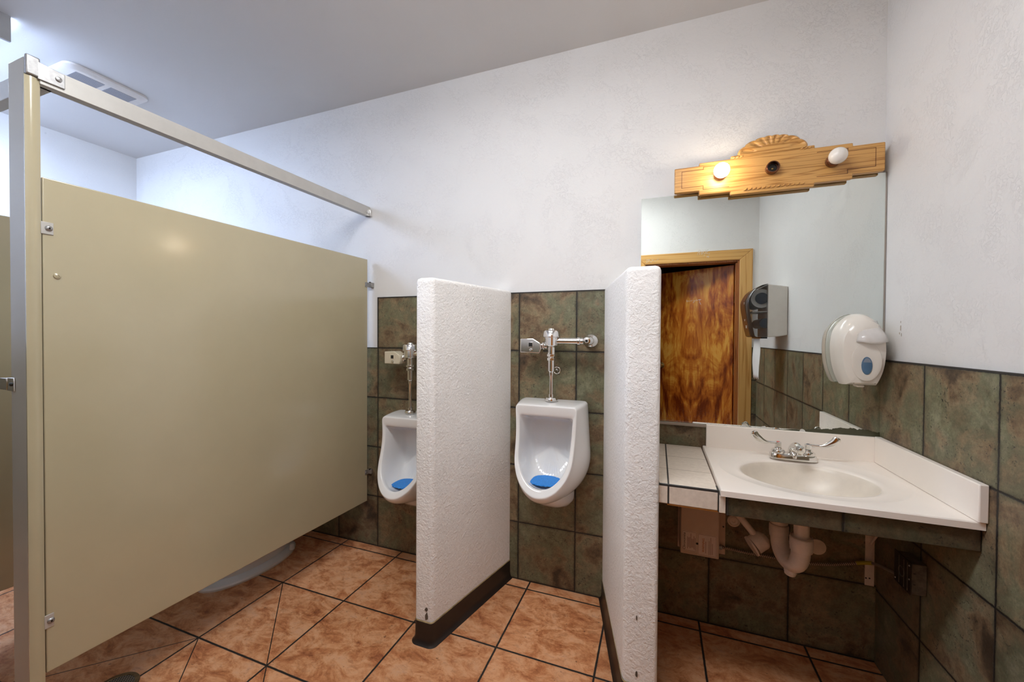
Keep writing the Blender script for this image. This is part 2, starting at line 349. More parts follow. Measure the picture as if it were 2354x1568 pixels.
def lathe(bm, prof, origin=(0,0,0), axis=(0,0,1), seg=28):
    o = Vector(origin); t = Vector(axis).normalized(); u, v = frame(t); rings = []
    for r, h in prof:
        r = max(r, 1e-5)
        rings.append([o + t*h + u*r*math.cos(2*PI*k/seg) + v*r*math.sin(2*PI*k/seg) for k in range(seg)])
    loft(bm, rings, True, True); return bm
def prism(bm, pts, y0, y1, axis='y'):
    def P(a, b, d): return {'y': (a, d, b), 'x': (d, a, b), 'z': (a, b, d)}[axis]
    loft(bm, [[P(a, b, y0) for a, b in pts], [P(a, b, y1) for a, b in pts]])
    return bm
def torus(bm, c, axis, R, r, seg=28, s2=8):
    u, v = frame(axis); t = Vector(axis).normalized(); c = Vector(c); rings = []
    for k in range(seg):
        a = 2*PI*k/seg; d = u*math.cos(a)+v*math.sin(a)
        rings.append([c + d*(R + r*math.cos(2*PI*j/s2)) + t*r*math.sin(2*PI*j/s2) for j in range(s2)])
    rings.append(rings[0]); loft(bm, rings, False, False)
    bmesh.ops.remove_doubles(bm, verts=bm.verts, dist=1e-6)

WL = {}
def obj(name, bm, mat, parent=None, smooth=False, bevel=0, bseg=3, sub=0, label=None):
    if parent is not None and parent in WL:
        L = WL[parent]
        for v in bm.verts: v.co -= L
    bmesh.ops.recalc_face_normals(bm, faces=bm.faces)
    me = bpy.data.meshes.new(name); bm.to_mesh(me); bm.free()
    me.materials.append(MAT[mat] if isinstance(mat, str) else mat)
    o = bpy.data.objects.new(name, me); C.objects.link(o)
    if parent is not None:
        o.parent = parent; WL[o] = WL.get(parent, Vector())
    else: WL[o] = Vector()
    if bevel:
        b = o.modifiers.new('bevel', 'BEVEL'); b.width = bevel; b.segments = bseg; b.limit_method = 'ANGLE'; b.angle_limit = math.radians(40)
    if sub:
        s = o.modifiers.new('sub', 'SUBSURF'); s.levels = sub; s.render_levels = sub
    if smooth or bevel:
        me.polygons.foreach_set('use_smooth', [True]*len(me.polygons))
        if not sub:
            try: me.set_sharp_from_angle(angle=math.radians(38))
            except Exception: pass
    if label: o['label'] = label
    return o
def thing(name, label, cat, loc, group=None):
    o = bpy.data.objects.new(name, None); C.objects.link(o); o.location = loc; o.empty_display_size = 0.05
    o['label'] = label; o['category'] = cat
    if group: o['group'] = group
    WL[o] = Vector(loc); return o
def tag(o, label, cat, group=None):
    o['label'] = label; o['category'] = cat
    if group: o['group'] = group
    return o
def struct(name, bm, mat, **k):
    o = obj(name, bm, mat, **k); o['kind'] = 'structure'; return o
def text_part(txt, size, mat, M, parent, name='lettering'):
    cu = bpy.data.curves.new('t', 'FONT'); cu.body = txt; cu.size = size; cu.extrude = 0.0002; cu.align_x = 'CENTER'; cu.align_y = 'CENTER'
    to = bpy.data.objects.new('t', cu); C.objects.link(to); dg = bpy.context.evaluated_depsgraph_get()
    me = bpy.data.meshes.new_from_object(to.evaluated_get(dg)); bpy.data.objects.remove(to)
    bm = bm_(); bm.from_mesh(me)
    for v in bm.verts: v.co = M @ v.co
    bpy.data.meshes.remove(me)
    return obj(name, bm, mat, parent)

# ------------------------------------------------------------------ the room
XL, YF, HC = -4.885, -2.106, 2.7456
b = bm_(); box(b, (XL-0.1, -3.7, -0.08), (0.1, 0.1, 0.0)); struct('floor', b, 'floor')
b = bm_(); box(b, (XL-0.1, -3.7, HC), (0.1, 0.1, HC+0.08)); struct('ceiling', b, 'ceil')
b = bm_(); box(b, (XL-0.1, 0, 0), (0.1, 0.1, HC)); struct('wall_back', b, 'wall')
b = bm_(); box(b, (0, -3.6, 0), (0.1, 0, HC)); wr_ = struct('wall_right', b, 'wall')
b = bm_(); box(b, (XL-0.1, -2.2, 0), (XL, 0, HC)); struct('wall_left', b, 'wall')
b = bm_(); box(b, (XL-0.1, YF-0.12, 0), (-0.955, YF, HC)); box(b, (-0.15, YF-0.12, 0), (0.0, YF, HC)); box(b, (-0.955, YF-0.12, 2.0), (-0.15, YF, HC))
struct('wall_front', b, 'wall')
b = bm_(); box(b, (XL-0.1, -3.7, 0), (0.1, -3.6, HC)); struct('wall_hall', b, 'outside')
for (yy, zz, ry_, rz_) in ((-0.128, 1.338, 0.004, 0.012), (-0.121, 1.318, 0.003, 0.006), (-0.133, 1.312, 0.002, 0.008), (-0.127, 1.360, 0.002, 0.004)):
    b = bm_(); prism(b, [(yy+ry_*random.uniform(0.6, 1.2)*math.cos(2*PI*k/9), zz+rz_*random.uniform(0.6, 1.2)*math.sin(2*PI*k/9)) for k in range(9)], -0.0006, 0.0, 'x')
    obj('stain', b, 'wall_stain', wr_)
# tile areas (their own thickness in front of the plaster)
TK = 0.010; TT, T2 = 1.222, 1.5285
b = bm_()
box(b, (XL, -TK, 0), (-2.4395, 0.001, TT)); box(b, (-2.4395, -TK, 0), (-1.00, 0.001, T2)); box(b, (-1.00, -TK, 0), (0.0, 0.001, 0.905))
struct('trim_1', b, 'tile_x')
b = bm_(); box(b, (-TK, YF, 0), (0.001, -TK, 1.212)); struct('trim_2', b, 'tile_y')
b = bm_(); box(b, (-0.046, YF-0.001, 0), (-TK, YF+TK, 1.212)); box(b, (XL, YF-0.001, 0), (-1.062, YF+TK, TT)); struct('trim_3', b, 'tile_x')
b = bm_(); box(b, (XL-0.001, YF, 0), (XL+TK, -TK, TT)); struct('trim_4', b, 'tile_y')
b = bm_(); box(b, (-2.4395, -TK-0.0012, T2-0.001), (-1.00, 0.0, T2+0.003)); box(b, (XL, -TK-0.0012, TT-0.001), (-2.4395, 0.0, TT+0.003))
box(b, (-2.4430, -TK-0.0012, TT), (-2.4390, 0.0, T2+0.003)); struct('trim_5', b, 'joint')
b = bm_(); box(b, (-TK-0.0012, YF, 1.211), (0.0, -TK, 1.2155)); struct('trim_6', b, 'joint')
# door casing, jamb, leaf
b = bm_(); prism(b, [(-0.150, 0), (-0.048, 0), (-0.048, 2.092), (-0.150, 1.998)], YF, YF+0.016); prism(b, [(-1.057, 0), (-0.955, 0), (-0.955, 1.998), (-1.057, 2.092)], YF, YF+0.016); struct('trim_7', b, 'casing', bevel=0.004)
b = bm_(); prism(b, [(-1.057, 2.092), (-0.048, 2.092), (-0.150, 1.998), (-0.955, 1.998)], YF, YF+0.016); struct('trim_8', b, 'casing_h', bevel=0.004)
b = bm_(); box(b, (-0.165, YF-0.12, 0), (-0.150, YF, 1.985)); box(b, (-0.955, YF-0.12, 0), (-0.940, YF, 1.985)); box(b, (-0.955, YF-0.12, 1.985), (-0.150, YF, 2.0))
box(b, (-0.178, YF-0.05, 0), (-0.165, YF-0.015, 1.975)); struct('trim_9', b, 'jamb')
ang = math.radians(29)
MD = Matrix.Translation((-0.180, YF-0.095, 0)) @ Matrix.Rotation(ang, 4, 'Z')
b = bm_(); box(b, (-0.765, -0.04, 0.01), (0, 0, 1.972), MD); dl = struct('door_1', b, 'door', bevel=0.002)
b = bm_()
for z in (1.62, 0.95, 0.25):
    box(b, (-0.1745, YF-0.094, z), (-0.1655, YF-0.058, z+0.10)); tube(b, [(-0.169, YF-0.088, z-0.003), (-0.169, YF-0.088, z+0.103)], 0.006)
obj('hinge', b, 'brass', dl)
b = bm_(); lathe(b, [(0.0, 0.0), (0.03, 0.0), (0.03, 0.006), (0.012, 0.012), (0.012, 0.035), (0.027, 0.045), (0.027, 0.062), (0.0, 0.07)], (0,0,0), (0,1,0))
for v in b.verts: v.co = MD @ (v.co + Vector((-0.70, 0, 1.0)))
obj('door_knob', b, 'brass', dl, smooth=True)

# ------------------------------------------------------------------ fluorescent lights
def fluorescent(label, x0, x1, yc, mat, group):
    t = thing('fluorescent_light', label, 'light', ((x0+x1)/2, yc, HC), group)
    hw, zb = 0.155, 2.632
    b = bm_(); box(b, (x0+0.01, yc-0.10, HC-0.035), (x1-0.01, yc+0.10, HC-0.001)); obj('housing', b, 'cap', t)
    b = bm_(); pr = [(yc-hw, HC-0.012), (yc-hw, zb+0.035), (yc-hw+0.03, zb), (yc+hw-0.03, zb), (yc+hw, zb+0.035), (yc+hw, HC-0.012)]
    prism(b, pr, x0+0.012, x1-0.012, 'x'); df = obj('diffuser', b, mat, t); df.data.materials.append(MAT[mat+'_s'])
    for f in df.data.polygons:
        if abs(f.normal.y) > 0.9: f.material_index = 1
    for a, c in ((x0, x0+0.014), (x1-0.014, x1)):
        b = bm_(); pr2 = [(yc-hw-0.004, HC-0.001), (yc-hw-0.004, zb-0.002), (yc+hw+0.004, zb-0.002), (yc+hw+0.004, HC-0.001)]
        prism(b, pr2, a, c, 'x'); obj('end_cap', b, 'cap', t)
fluorescent('cool white fluorescent ceiling light with a grey end cap over the stalls', -4.86, -3.62, -1.235, 'lens_cool', 'ceiling lights')
fluorescent('neutral white fluorescent ceiling light over the open floor in front of the urinals', -2.00, -0.76, -1.38, 'lens_room', 'ceiling lights')

# ------------------------------------------------------------------ ceiling exhaust vent
t = thing('ceiling_vent', 'white exhaust fan grille with rounded corners on the ceiling above the stall', 'vent', (-3.94, -0.655, HC))
def rrect(x0, x1, y0, y1, r, k=6):
    pts = []
    for cx, cy, a0 in ((x1-r, y1-r, 0), (x0+r, y1-r, PI/2), (x0+r, y0+r, PI), (x1-r, y0+r, 1.5*PI)):
        for i in range(k+1): a = a0+i*PI/2/k; pts.append((cx+r*math.cos(a), cy+r*math.sin(a)))
    return pts
b = bm_(); o_ = rrect(-4.12, -3.765, -0.84, -0.47, 0.05); i_ = rrect(-4.10, -3.785, -0.82, -0.49, 0.04)
loft(b, [[(x, y, HC-0.001) for x, y in o_], [(x, y, HC-0.012) for x, y in o_], [(x, y, HC-0.022) for x, y in i_]]); obj('cover', b, 'plastic_w', t, smooth=True)
for y0, y1 in ((-0.785, -0.665), (-0.640, -0.520)):
    b = bm_(); box(b, (-4.07, y0, HC-0.0235), (-3.815, y1, HC-0.020)); obj('grille', b, 'vent_grid', t)

# ------------------------------------------------------------------ toilet stall
def bracket_plate(name, x, y0, y1, z0, z1, parent, mat='steel'):
    b = bm_(); box(b, (x, y0, z0), (x+0.003, y1, z1)); o = obj(name, b, mat, parent, bevel=0.001)
    b = bm_(); lathe(b, [(0.0, 0), (0.0085, 0), (0.0075, 0.003), (0.0045, 0.005), (0.0, 0.0052)], (x+0.003, (y0+y1)/2+0.003, (z0+z1)/2), (1, 0, 0), 16); obj('screw', b, 'steel', o, smooth=True)
    b = bm_(); box(b, (x+0.0078, (y0+y1)/2+0.001, (z0+z1)/2-0.003), (x+0.0085, (y0+y1)/2+0.005, (z0+z1)/2+0.003)); obj('screw_slot', b, 'dark', o)
    return o
t = thing('stall_partition', 'tall beige metal stall side panel running back to the wall', 'partition', (-2.53, -0.70, 0.28))
PX0, PY0, PX1, PY1 = -2.5425, -1.368, -2.5015, -0.030      # right-hand face, front and rear edge
pa = math.atan2(PX1-PX0, PY1-PY0)
def panel_pt(s, d, z): # s along 0..1 from front edge, d outward
    return Vector((PX0+(PX1-PX0)*s + d*math.cos(pa), PY0+(PY1-PY0)*s - d*math.sin(pa), z))
b = bm_()
for z in (0,):
    loft(b, [[panel_pt(0, 0, 0.281), panel_pt(1, 0, 0.281), panel_pt(1, -0.025, 0.281), panel_pt(0, -0.025, 0.281)],
             [panel_pt(0, 0, 1.762), panel_pt(1, 0, 1.762), panel_pt(1, -0.025, 1.762), panel_pt(0, -0.025, 1.762)]])
obj('panel', b, 'beige', t, bevel=0.003)
b = bm_(); lathe(b, [(0, 0), (0.009, 0), (0.008, 0.003), (0.003, 0.005), (0.003, 0.0035), (0, 0.0035)], panel_pt(0.022, 0, 1.473), (1, 0, 0), 18); obj('bolt_cap', b, 'beige', t, smooth=True)
bracket_plate('bracket', PX0+0.0002, -1.372, -1.346, 1.594, 1.630, t, 'rail')
bracket_plate('bracket', PX0+0.0002, -1.372, -1.352, 0.416, 0.456, t, 'rail')
for z in (1.607, 0.461):
    b = bm_(); box(b, (-2.502, -0.052, z-0.014), (-2.4985, -0.02, z+0.014)); box(b, (-2.502, -0.024, z-0.014), (-2.476, -0.0105 if z < 1 else -0.0005, z+0.014))
    o = obj('bracket', b, 'steel', t, bevel=0.001)
    b = bm_(); lathe(b, [(0, 0), (0.006, 0), (0.005, 0.003), (0, 0.004)], (-2.4985, -0.044, z), (1, 0, 0), 12); obj('screw', b, 'steel', o, smooth=True)
    b = bm_(); box(b, (-2.493, -0.028, z+0.013), (-2.484, -0.018, z+0.018)); obj('bolt', b, 'dark', o)

t = thing('stall_pilaster', 'narrow full-height beige stall post with a rounded edge, nearest the camera', 'partition', (-2.59, -1.385, 0))
b = bm_(); box(b, (-2.638, -1.400, 0.0), (-2.5465, -1.371, 2.094)); obj('post', b, 'greige', t, bevel=0.002)
b = bm_(); pts = [(-2.5415, -1.4015)] + [(-2.5415+0.0045*math.sin(PI*k/8), -1.4015+0.031*k/8) for k in range(1, 8)] + [(-2.5415, -1.3705)]
pts += [(-2.5465, -1.3705), (-2.5465, -1.4015)]; prism(b, pts, 0.0, 2.042, 'z'); obj('edge_trim', b, 'beige', t, smooth=True, label='rounded yellow-beige edge strip')
b = bm_(); box(b, (-2.655, -1.404, 1.128), (-2.612, -1.4005, 1.168)); box(b, (-2.690, -1.406, 1.130), (-2.650, -1.390, 1.166)); o = obj('door_keeper', b, 'chrome', t, bevel=0.002)
b = bm_(); lathe(b, [(0, 0), (0.006, 0), (0.005, 0.003), (0, 0.004)], (-2.626, -1.404, 1.148), (0, -1, 0), 12); obj('screw', b, 'dark', o, smooth=True)

# headrails
t = thing('headrail', 'long silver headrail running from the post back to the white wall', 'rail', (-2.52, -0.7, 2.04))
def rail_box(bm, p0, p1, w, z0, z1):
    d = (Vector(p1)-Vector(p0)).normalized(); n = Vector((d.y, -d.x, 0))
    a, c = Vector(p0), Vector(p1)
    prof = [(0, z0), (0, z1-0.006), (-0.003, z1-0.006), (-0.003, z1), (-w, z1), (-w, z0)]
    loft(bm, [[a + n*u + Vector((0, 0, z)) for u, z in prof], [c + n*u + Vector((0, 0, z)) for u, z in prof]])
b = bm_(); rail_box(b, (-2.5365, -1.372, 0), (-2.503, -0.004, 0), 0.032, 2.030, 2.088); obj('bar', b, 'rail', t, bevel=0.001)
b = bm_(); lathe(b, [(0, 0), (0.012, 0), (0.011, 0.004), (0.006, 0.006), (0, 0.006)], (-2.503, -0.028, 2.05), (1, 0, 0), 16); obj('wall_clip', b, 'chrome', t, smooth=True)
b = bm_(); box(b, (-2.537, -0.020, 2.030), (-2.490, -0.0005, 2.070)); obj('wall_bracket', b, 'chrome', t, bevel=0.003)
t = thing('corner_clamp', 'cast metal corner clamp wrapping the rail joint on top of the post', 'clamp', (-2.54, -1.38, 2.04))
b = bm_(); prof = [(-1.409, 2.034), (-1.409, 2.094), (-1.385, 2.101), (-1.368, 2.096), (-1.362, 2.088)]
box(b, (-2.5455, -1.401, 2.044), (-2.532, -1.372, 2.100)); obj('corner', b, 'steel', t, bevel=0.004)
b = bm_(); loft(b, [[(-2.5355, -1.378, 2.040), (-2.5355, -1.378, 2.090), (-2.532, -1.378, 2.090), (-2.532, -1.378, 2.040)],
                    [(-2.5335, -1.322, 2.040), (-2.5335, -1.322, 2.083), (-2.530, -1.322, 2.083), (-2.530, -1.322, 2.040)]]); o = obj('strap', b, 'steel', t, bevel=0.0015)
b = bm_(); lathe(b, [(0, 0), (0.0075, 0), (0.007, 0.003), (0.004, 0.0045), (0, 0.0047)], (-2.5305, -1.336, 2.062), (1, 0, 0), 16); obj('screw', b, 'steel', o, smooth=True)
t = thing('headrail', 'silver headrail along the front of the stalls, leading left from the post', 'rail', (-3.7, -1.39, 2.04))
b = bm_(); box(b, (XL+0.001, -1.370, 2.030), (-2.556, -1.338, 2.090)); obj('bar', b, 'rail', t, bevel=0.002)

# stall door swung inward, its hinge pilaster and the second partition
t = thing('stall_door', 'beige stall door swung inward, its near edge at the left border', 'door', (-3.25, -1.1, 0.28))
MDo = Matrix.Translation((-3.262, -1.385, 0)) @ Matrix.Rotation(math.radians(-3), 4, 'Z')
b = bm_(); box(b, (-0.025, 0.012, 0.281), (0, 0.60, 1.762), MDo); obj('door_panel', b, 'beige', t, bevel=0.003)
b = bm_(); box(b, (-0.034, 0.52, 1.13), (0.009, 0.57, 1.165), MDo); obj('latch', b, 'chrome', t, bevel=0.003)
t = thing('stall_pilaster', 'beige stall post carrying the hinged door, outside the left border', 'partition', (-3.36, -1.385, 0))
b = bm_(); box(b, (-3.46, -1.400, 0), (-3.275, -1.371, 2.03)); obj('post', b, 'greige', t, bevel=0.002)
t = thing('stall_partition', 'beige panel between the two stalls, beyond the open door', 'partition', (-3.44, -0.7, 0.28))
b = bm_(); box(b, (-3.455, -1.368, 0.281), (-3.43, -0.03, 1.762)); obj('panel', b, 'beige', t, bevel=0.003)
b = bm_(); box(b, (-3.43, -0.05, 1.0), (-3.41, -0.0105, 1.05)); obj('bracket', b, 'steel', t)

# ------------------------------------------------------------------ toilet (only its foot shows under the panel)
TX = -2.985
t = thing('toilet', 'white toilet whose foot shows under the beige stall panel', 'toilet', (TX, -0.4, 0))
def oval(cx, cy, a, bf, bb, z, n=40, p=1.0):
    pts = []
    for k in range(n):
        th = 2*PI*k/n; s_, c_ = math.sin(th), math.cos(th)
        pts.append((cx + a*c_, cy + (bb if s_ > 0 else bf)*s_, z))
    return pts
b = bm_()
loft(b, [oval(TX, -0.40, 0.150, 0.285, 0.245, 0.0), oval(TX, -0.40, 0.152, 0.287, 0.245, 0.010), oval(TX, -0.40, 0.147, 0.281, 0.235, 0.019), oval(TX, -0.40, 0.100, 0.215, 0.22, 0.026),
         oval(TX, -0.40, 0.105, 0.20, 0.24, 0.12), oval(TX, -0.42, 0.125, 0.22, 0.22, 0.22), oval(TX, -0.44, 0.175, 0.26, 0.22, 0.32), oval(TX, -0.44, 0.185, 0.28, 0.22, 0.385),
         oval(TX, -0.44, 0.150, 0.24, 0.18, 0.388), oval(TX, -0.44, 0.10, 0.17, 0.13, 0.30), oval(TX, -0.44, 0.03, 0.05, 0.05, 0.24)])
obj('bowl', b, 'porcelain', t, smooth=True)
b = bm_(); loft(b, [oval(TX, -0.44, 0.188, 0.285, 0.22, 0.390), oval(TX, -0.44, 0.190, 0.287, 0.22, 0.402), oval(TX, -0.44, 0.180, 0.277, 0.215, 0.412),
                    oval(TX, -0.44, 0.120, 0.20, 0.14, 0.410), oval(TX, -0.44, 0.112, 0.19, 0.13, 0.392)], False, False); obj('seat', b, 'plastic_w', t, smooth=True)
b = bm_(); box(b, (TX-0.10, -0.22, 0.30), (TX+0.10, -0.02, 0.40)); box(b, (TX-0.235, -0.215, 0.39), (TX+0.235, -0.025, 0.74)); obj('tank', b, 'porcelain', t, bevel=0.02)
b = bm_(); box(b, (TX-0.245, -0.225, 0.742), (TX+0.245, -0.018, 0.775)); obj('tank_lid', b, 'porcelain', t, bevel=0.01)
for s_ in (-1, 1):
    b = bm_(); lathe(b, [(0.016, 0), (0.016, 0.008), (0.013, 0.014), (0.013, 0.026), (0.009, 0.032), (0, 0.033)], (TX+s_*0.112, -0.245, 0.020), (0, 0, 1), 18); obj('bolt_cap', b, 'porcelain', t, smooth=True)

# ------------------------------------------------------------------ privacy walls between the urinals
def stub(label, wallx_r, front_r, front_y, thick_f, thick_w, ztop, marks):
    t = thing('privacy_wall', label, 'partition wall', ((wallx_r+front_r)/2-0.05, front_y/2, 0), 'textured white privacy walls')
    z1 = ztop
    foot = [(front_r-thick_f, front_y), (front_r, front_y), (wallx_r, -0.0105), (wallx_r-thick_w, -0.0105)]
    b = bm_(); R = loft(b, [[(x, y, 0.0) for x, y in foot], [(x, y, z1) for x, y in foot]])
    # round the exposed vertical and top edges
    es = [e for e in b.edges if (all(v.co.z > 0.01 for v in e.verts) or abs(e.verts[0].co.z-e.verts[1].co.z) > 0.5) and not all(v.co.y > -0.02 for v in e.verts)]
    bmesh.ops.bevel(b, geom=es, offset=0.019, segments=5, profile=0.5, affect='EDGES')
    obj('body', b, 'stub', t, smooth=True)
    # vinyl cove base
    cx, cy = (foot[0][0]+foot[1][0])/2, front_y/2
    def ring(o, z):
        fl, fr, wr, wl = foot
        def nrm(p, q): d = Vector((q[0]-p[0], q[1]-p[1])).normalized(); return Vector((d.y, -d.x))
        nl, nf, nr = nrm(wl, fl), Vector((0, -1)), nrm(fr, wr); r0 = 0.016
        pts = [(wl[0]+nl.x*o, -0.012)]
        for cpt, n1, n2 in ((fl, nl, nf), (fr, nf, nr)):
            c0 = Vector(cpt) - r0*(n1+n2)/(1+n1.dot(n2)); a1 = math.atan2(n1.y, n1.x); a2 = math.atan2(n2.y, n2.x)
            while a2 < a1: a2 += 2*PI
            for k in range(7): a = a1+(a2-a1)*k/6; pts.append((c0.x+(r0+o)*math.cos(a), c0.y+(r0+o)*math.sin(a)))
        pts.append((wr[0]+nr.x*o, -0.012)); return [(x, y, z) for x, y in pts]
    b = bm_(); loft(b, [ring(0.001, 0.094), ring(0.0035, 0.093), ring(0.004, 0.03), ring(0.008, 0.012), ring(0.018, 0.002), ring(0.018, 0.0003)], False, False, closed=False)
    obj('cove_base', b, 'vinyl', t, smooth=True, label='dark brown vinyl cove base')
    b = bm_(); loft(b, [ring(0.0012, 0.099), ring(0.0022, 0.0965), ring(0.0022, 0.092)], False, False, closed=False); obj('caulk_line', b, 'old_caulk', t, smooth=True)
    for (x, y, z, rx, rz) in marks:
        b = bm_(); n = 9; pts = []
        for k in range(n): a = 2*PI*k/n; q = random.uniform(0.7, 1.2); pts.append((x+1.5*rx*q*math.cos(a), z+1.3*rz*q*math.sin(a)))
        prism(b, pts, y, y+0.002); obj('chip', b, 'scuff', t)
    return t
stub('textured white privacy wall between the two urinals, dark chips low on its near corner', -1.572, -1.709, -0.566, 0.088, 0.088, 1.543,
     [(-1.736, -0.5675, 0.148, 0.005, 0.007), (-1.734, -0.5675, 0.120, 0.006, 0.013)])
stub('textured white privacy wall standing between the right urinal and the sink', -0.955, -0.823, -0.565, 0.116, 0.126, 1.543, [(-0.895, -0.5675, 0.33, 0.0015, 0.006), (-0.893, -0.5675, 0.135, 0.003, 0.010)])

# ------------------------------------------------------------------ urinals
def u_outline(hw, zt, zb, rt, rbh, n_b=20, n_s=7, n_c=4, n_t=8, taper=0.0, shape=2.0):
    """front-view closed outline: flat top with rounded corners, sides, super-elliptic bottom of height rbh; (x, z)"""
    pts = []
    zs = zb+rbh
    for k in range(n_b+1):                       # bottom from the left side to the right side
        a = PI + PI*k/n_b; c_, s_ = math.cos(a), math.sin(a)
        pts.append((hw*math.copysign(abs(c_)**(2/shape), c_), zs + rbh*math.copysign(abs(s_)**(2/shape), s_)))
    top = zt-rt; hwt = hw-taper
    for k in range(1, n_s+1): q = k/n_s; pts.append((hw+(hwt-hw)*q, zs+(top-zs)*q))
    for k in range(1, n_c+1): a = k*PI/2/n_c; pts.append((hwt-rt+rt*math.cos(a), top+rt*math.sin(a)))
    for k in range(1, n_t+1): q = k/n_t; pts.append((hwt-rt-2*(hwt-rt)*q, zt))
    for k in range(1, n_c+1): a = PI/2+k*PI/2/n_c; pts.append((-hwt+rt+rt*math.cos(a), top+rt*math.sin(a)))
    for k in range(1, n_s): q = k/n_s; pts.append((-hwt+(hwt-hw)*q, top+(zs-top)*q))
    return pts
def smooth01(q): q = max(0, min(1, q)); return q*q*(3-2*q)
def rim_y(z):   # profile of the rim seen from the side, z above the floor for the taller urinal
    q = (0.90-z)/(0.90-0.575)
    return -0.205 - 0.135*max(0, min(1.02, q))**1.8
def make_urinal(label, cx, dz, group):
    t = thing('urinal', label, 'urinal', (cx, -0.15, 0.43+dz), group)
    P = lambda pts, fy, o=0.0: [(cx+x, fy(z) if callable(fy) else fy, z+dz) for x, z in pts]
    wall = u_outline(0.178, 0.980, 0.505, 0.02, 0.20, taper=0.012)
    mid1 = u_outline(0.187, 0.981, 0.500, 0.02, 0.22, taper=0.016)
    mid2 = u_outline(0.172, 0.981, 0.512, 0.02, 0.22, taper=0.008)
    outer = u_outline(0.143, 0.978, 0.550, 0.018, 0.20, taper=-0.008)
    rimo = u_outline(0.140, 0.974, 0.586, 0.018, 0.17, taper=-0.008)
    rimo2 = u_outline(0.1375, 0.970, 0.5885, 0.017, 0.17, taper=-0.008)
    rimi0 = u_outline(0.1235, 0.926, 0.613, 0.012, 0.155, taper=-0.007)
    rimi = u_outline(0.121, 0.922, 0.618, 0.012, 0.15, taper=-0.006)
    cav0 = u_outline(0.118, 0.918, 0.612, 0.012, 0.15, taper=-0.006)
    cav1 = u_outline(0.114, 0.908, 0.598, 0.02, 0.145, shape=2.1)
    cav2 = u_outline(0.111, 0.900, 0.592, 0.03, 0.135, shape=2.2)
    cav3 = u_outline(0.098, 0.890, 0.598, 0.03, 0.115, shape=2.2)
    b = bm_()
    rings = [P(wall, -0.0105), P(mid1, -0.03), P(mid1, -0.08), P(mid2, lambda z: -0.12-0.06*smooth01((0.8-z)/0.25)),
             P(outer, lambda z: min(-0.185, rim_y(z+0.035)+0.018)), P(rimo, lambda z: rim_y(z)), P(rimo2, lambda z: rim_y(z)-0.0015), P(rimi0, lambda z: rim_y(z)-0.0015+0.004*(z > 0.9)), P(rimi, lambda z: rim_y(z)+0.0015+0.008*(z > 0.9)),
             P(cav0, lambda z: rim_y(z)+0.022), P(cav1, lambda z: -0.16-0.10*smooth01((0.75-z)/0.13)), P(cav2, lambda z: -0.10-0.10*smooth01((0.70-z)/0.1)), P(cav3, lambda z: -0.062-0.05*smooth01((0.68-z)/0.08))]
    loft(b, rings, True, True, cent=True)
    obj('bowl', b, 'porcelain', t, smooth=True, sub=2)
    # trap outlet bulge and mounting ears under the bowl
    b = bm_(); rings = []
    for y, hw, z0, z1 in ((-0.0105, 0.100, 0.435, 0.60), (-0.06, 0.095, 0.442, 0.60), (-0.12, 0.082, 0.465, 0.60), (-0.17, 0.062, 0.495, 0.60), (-0.20, 0.03, 0.52, 0.60)):
        rings.append([(cx+x, y, z+dz) for x, z in u_outline(hw, z1, z0, 0.01, 0.07, n_b=14, shape=2.8)])
    loft(b, rings); obj('trap_outlet', b, 'porcelain', t, smooth=True)
    b = bm_(); lathe(b, [(0.0, 0), (0.008, 0), (0.007, 0.003), (0, 0.004)], (cx+0.078, -0.105, 0.515+dz), (0.7, -0.6, -0.3), 14); obj('bolt_hole', b, 'scuff', t)
    # blue screen lying in the bowl
    b = bm_(); pts = []; n = 56
    for k in range(n):
        a = 2*PI*k/n; r = 1.0+0.05*math.sin(k*2.6)
        pts.append((cx-0.004+0.083*r*math.cos(a), -0.185+0.066*r*math.sin(a)))
    loft(b, [[(x, y, 0.613+dz) for x, y in pts], [(x, y, 0.619+dz) for x, y in pts]], cent=True); s_ = obj('urinal_screen', b, 'blue')
    tag(s_, 'blue mat lying in the bowl of the %s urinal' % ('right' if dz == 0 else 'left'), 'urinal mat', 'blue urinal mats')
    return t
make_urinal('white wall-hung urinal between the two privacy walls', -1.325, 0.0, 'white urinals')
make_urinal('lower white wall-hung urinal beside the beige stall panel', -2.105, -0.12, 'white urinals')

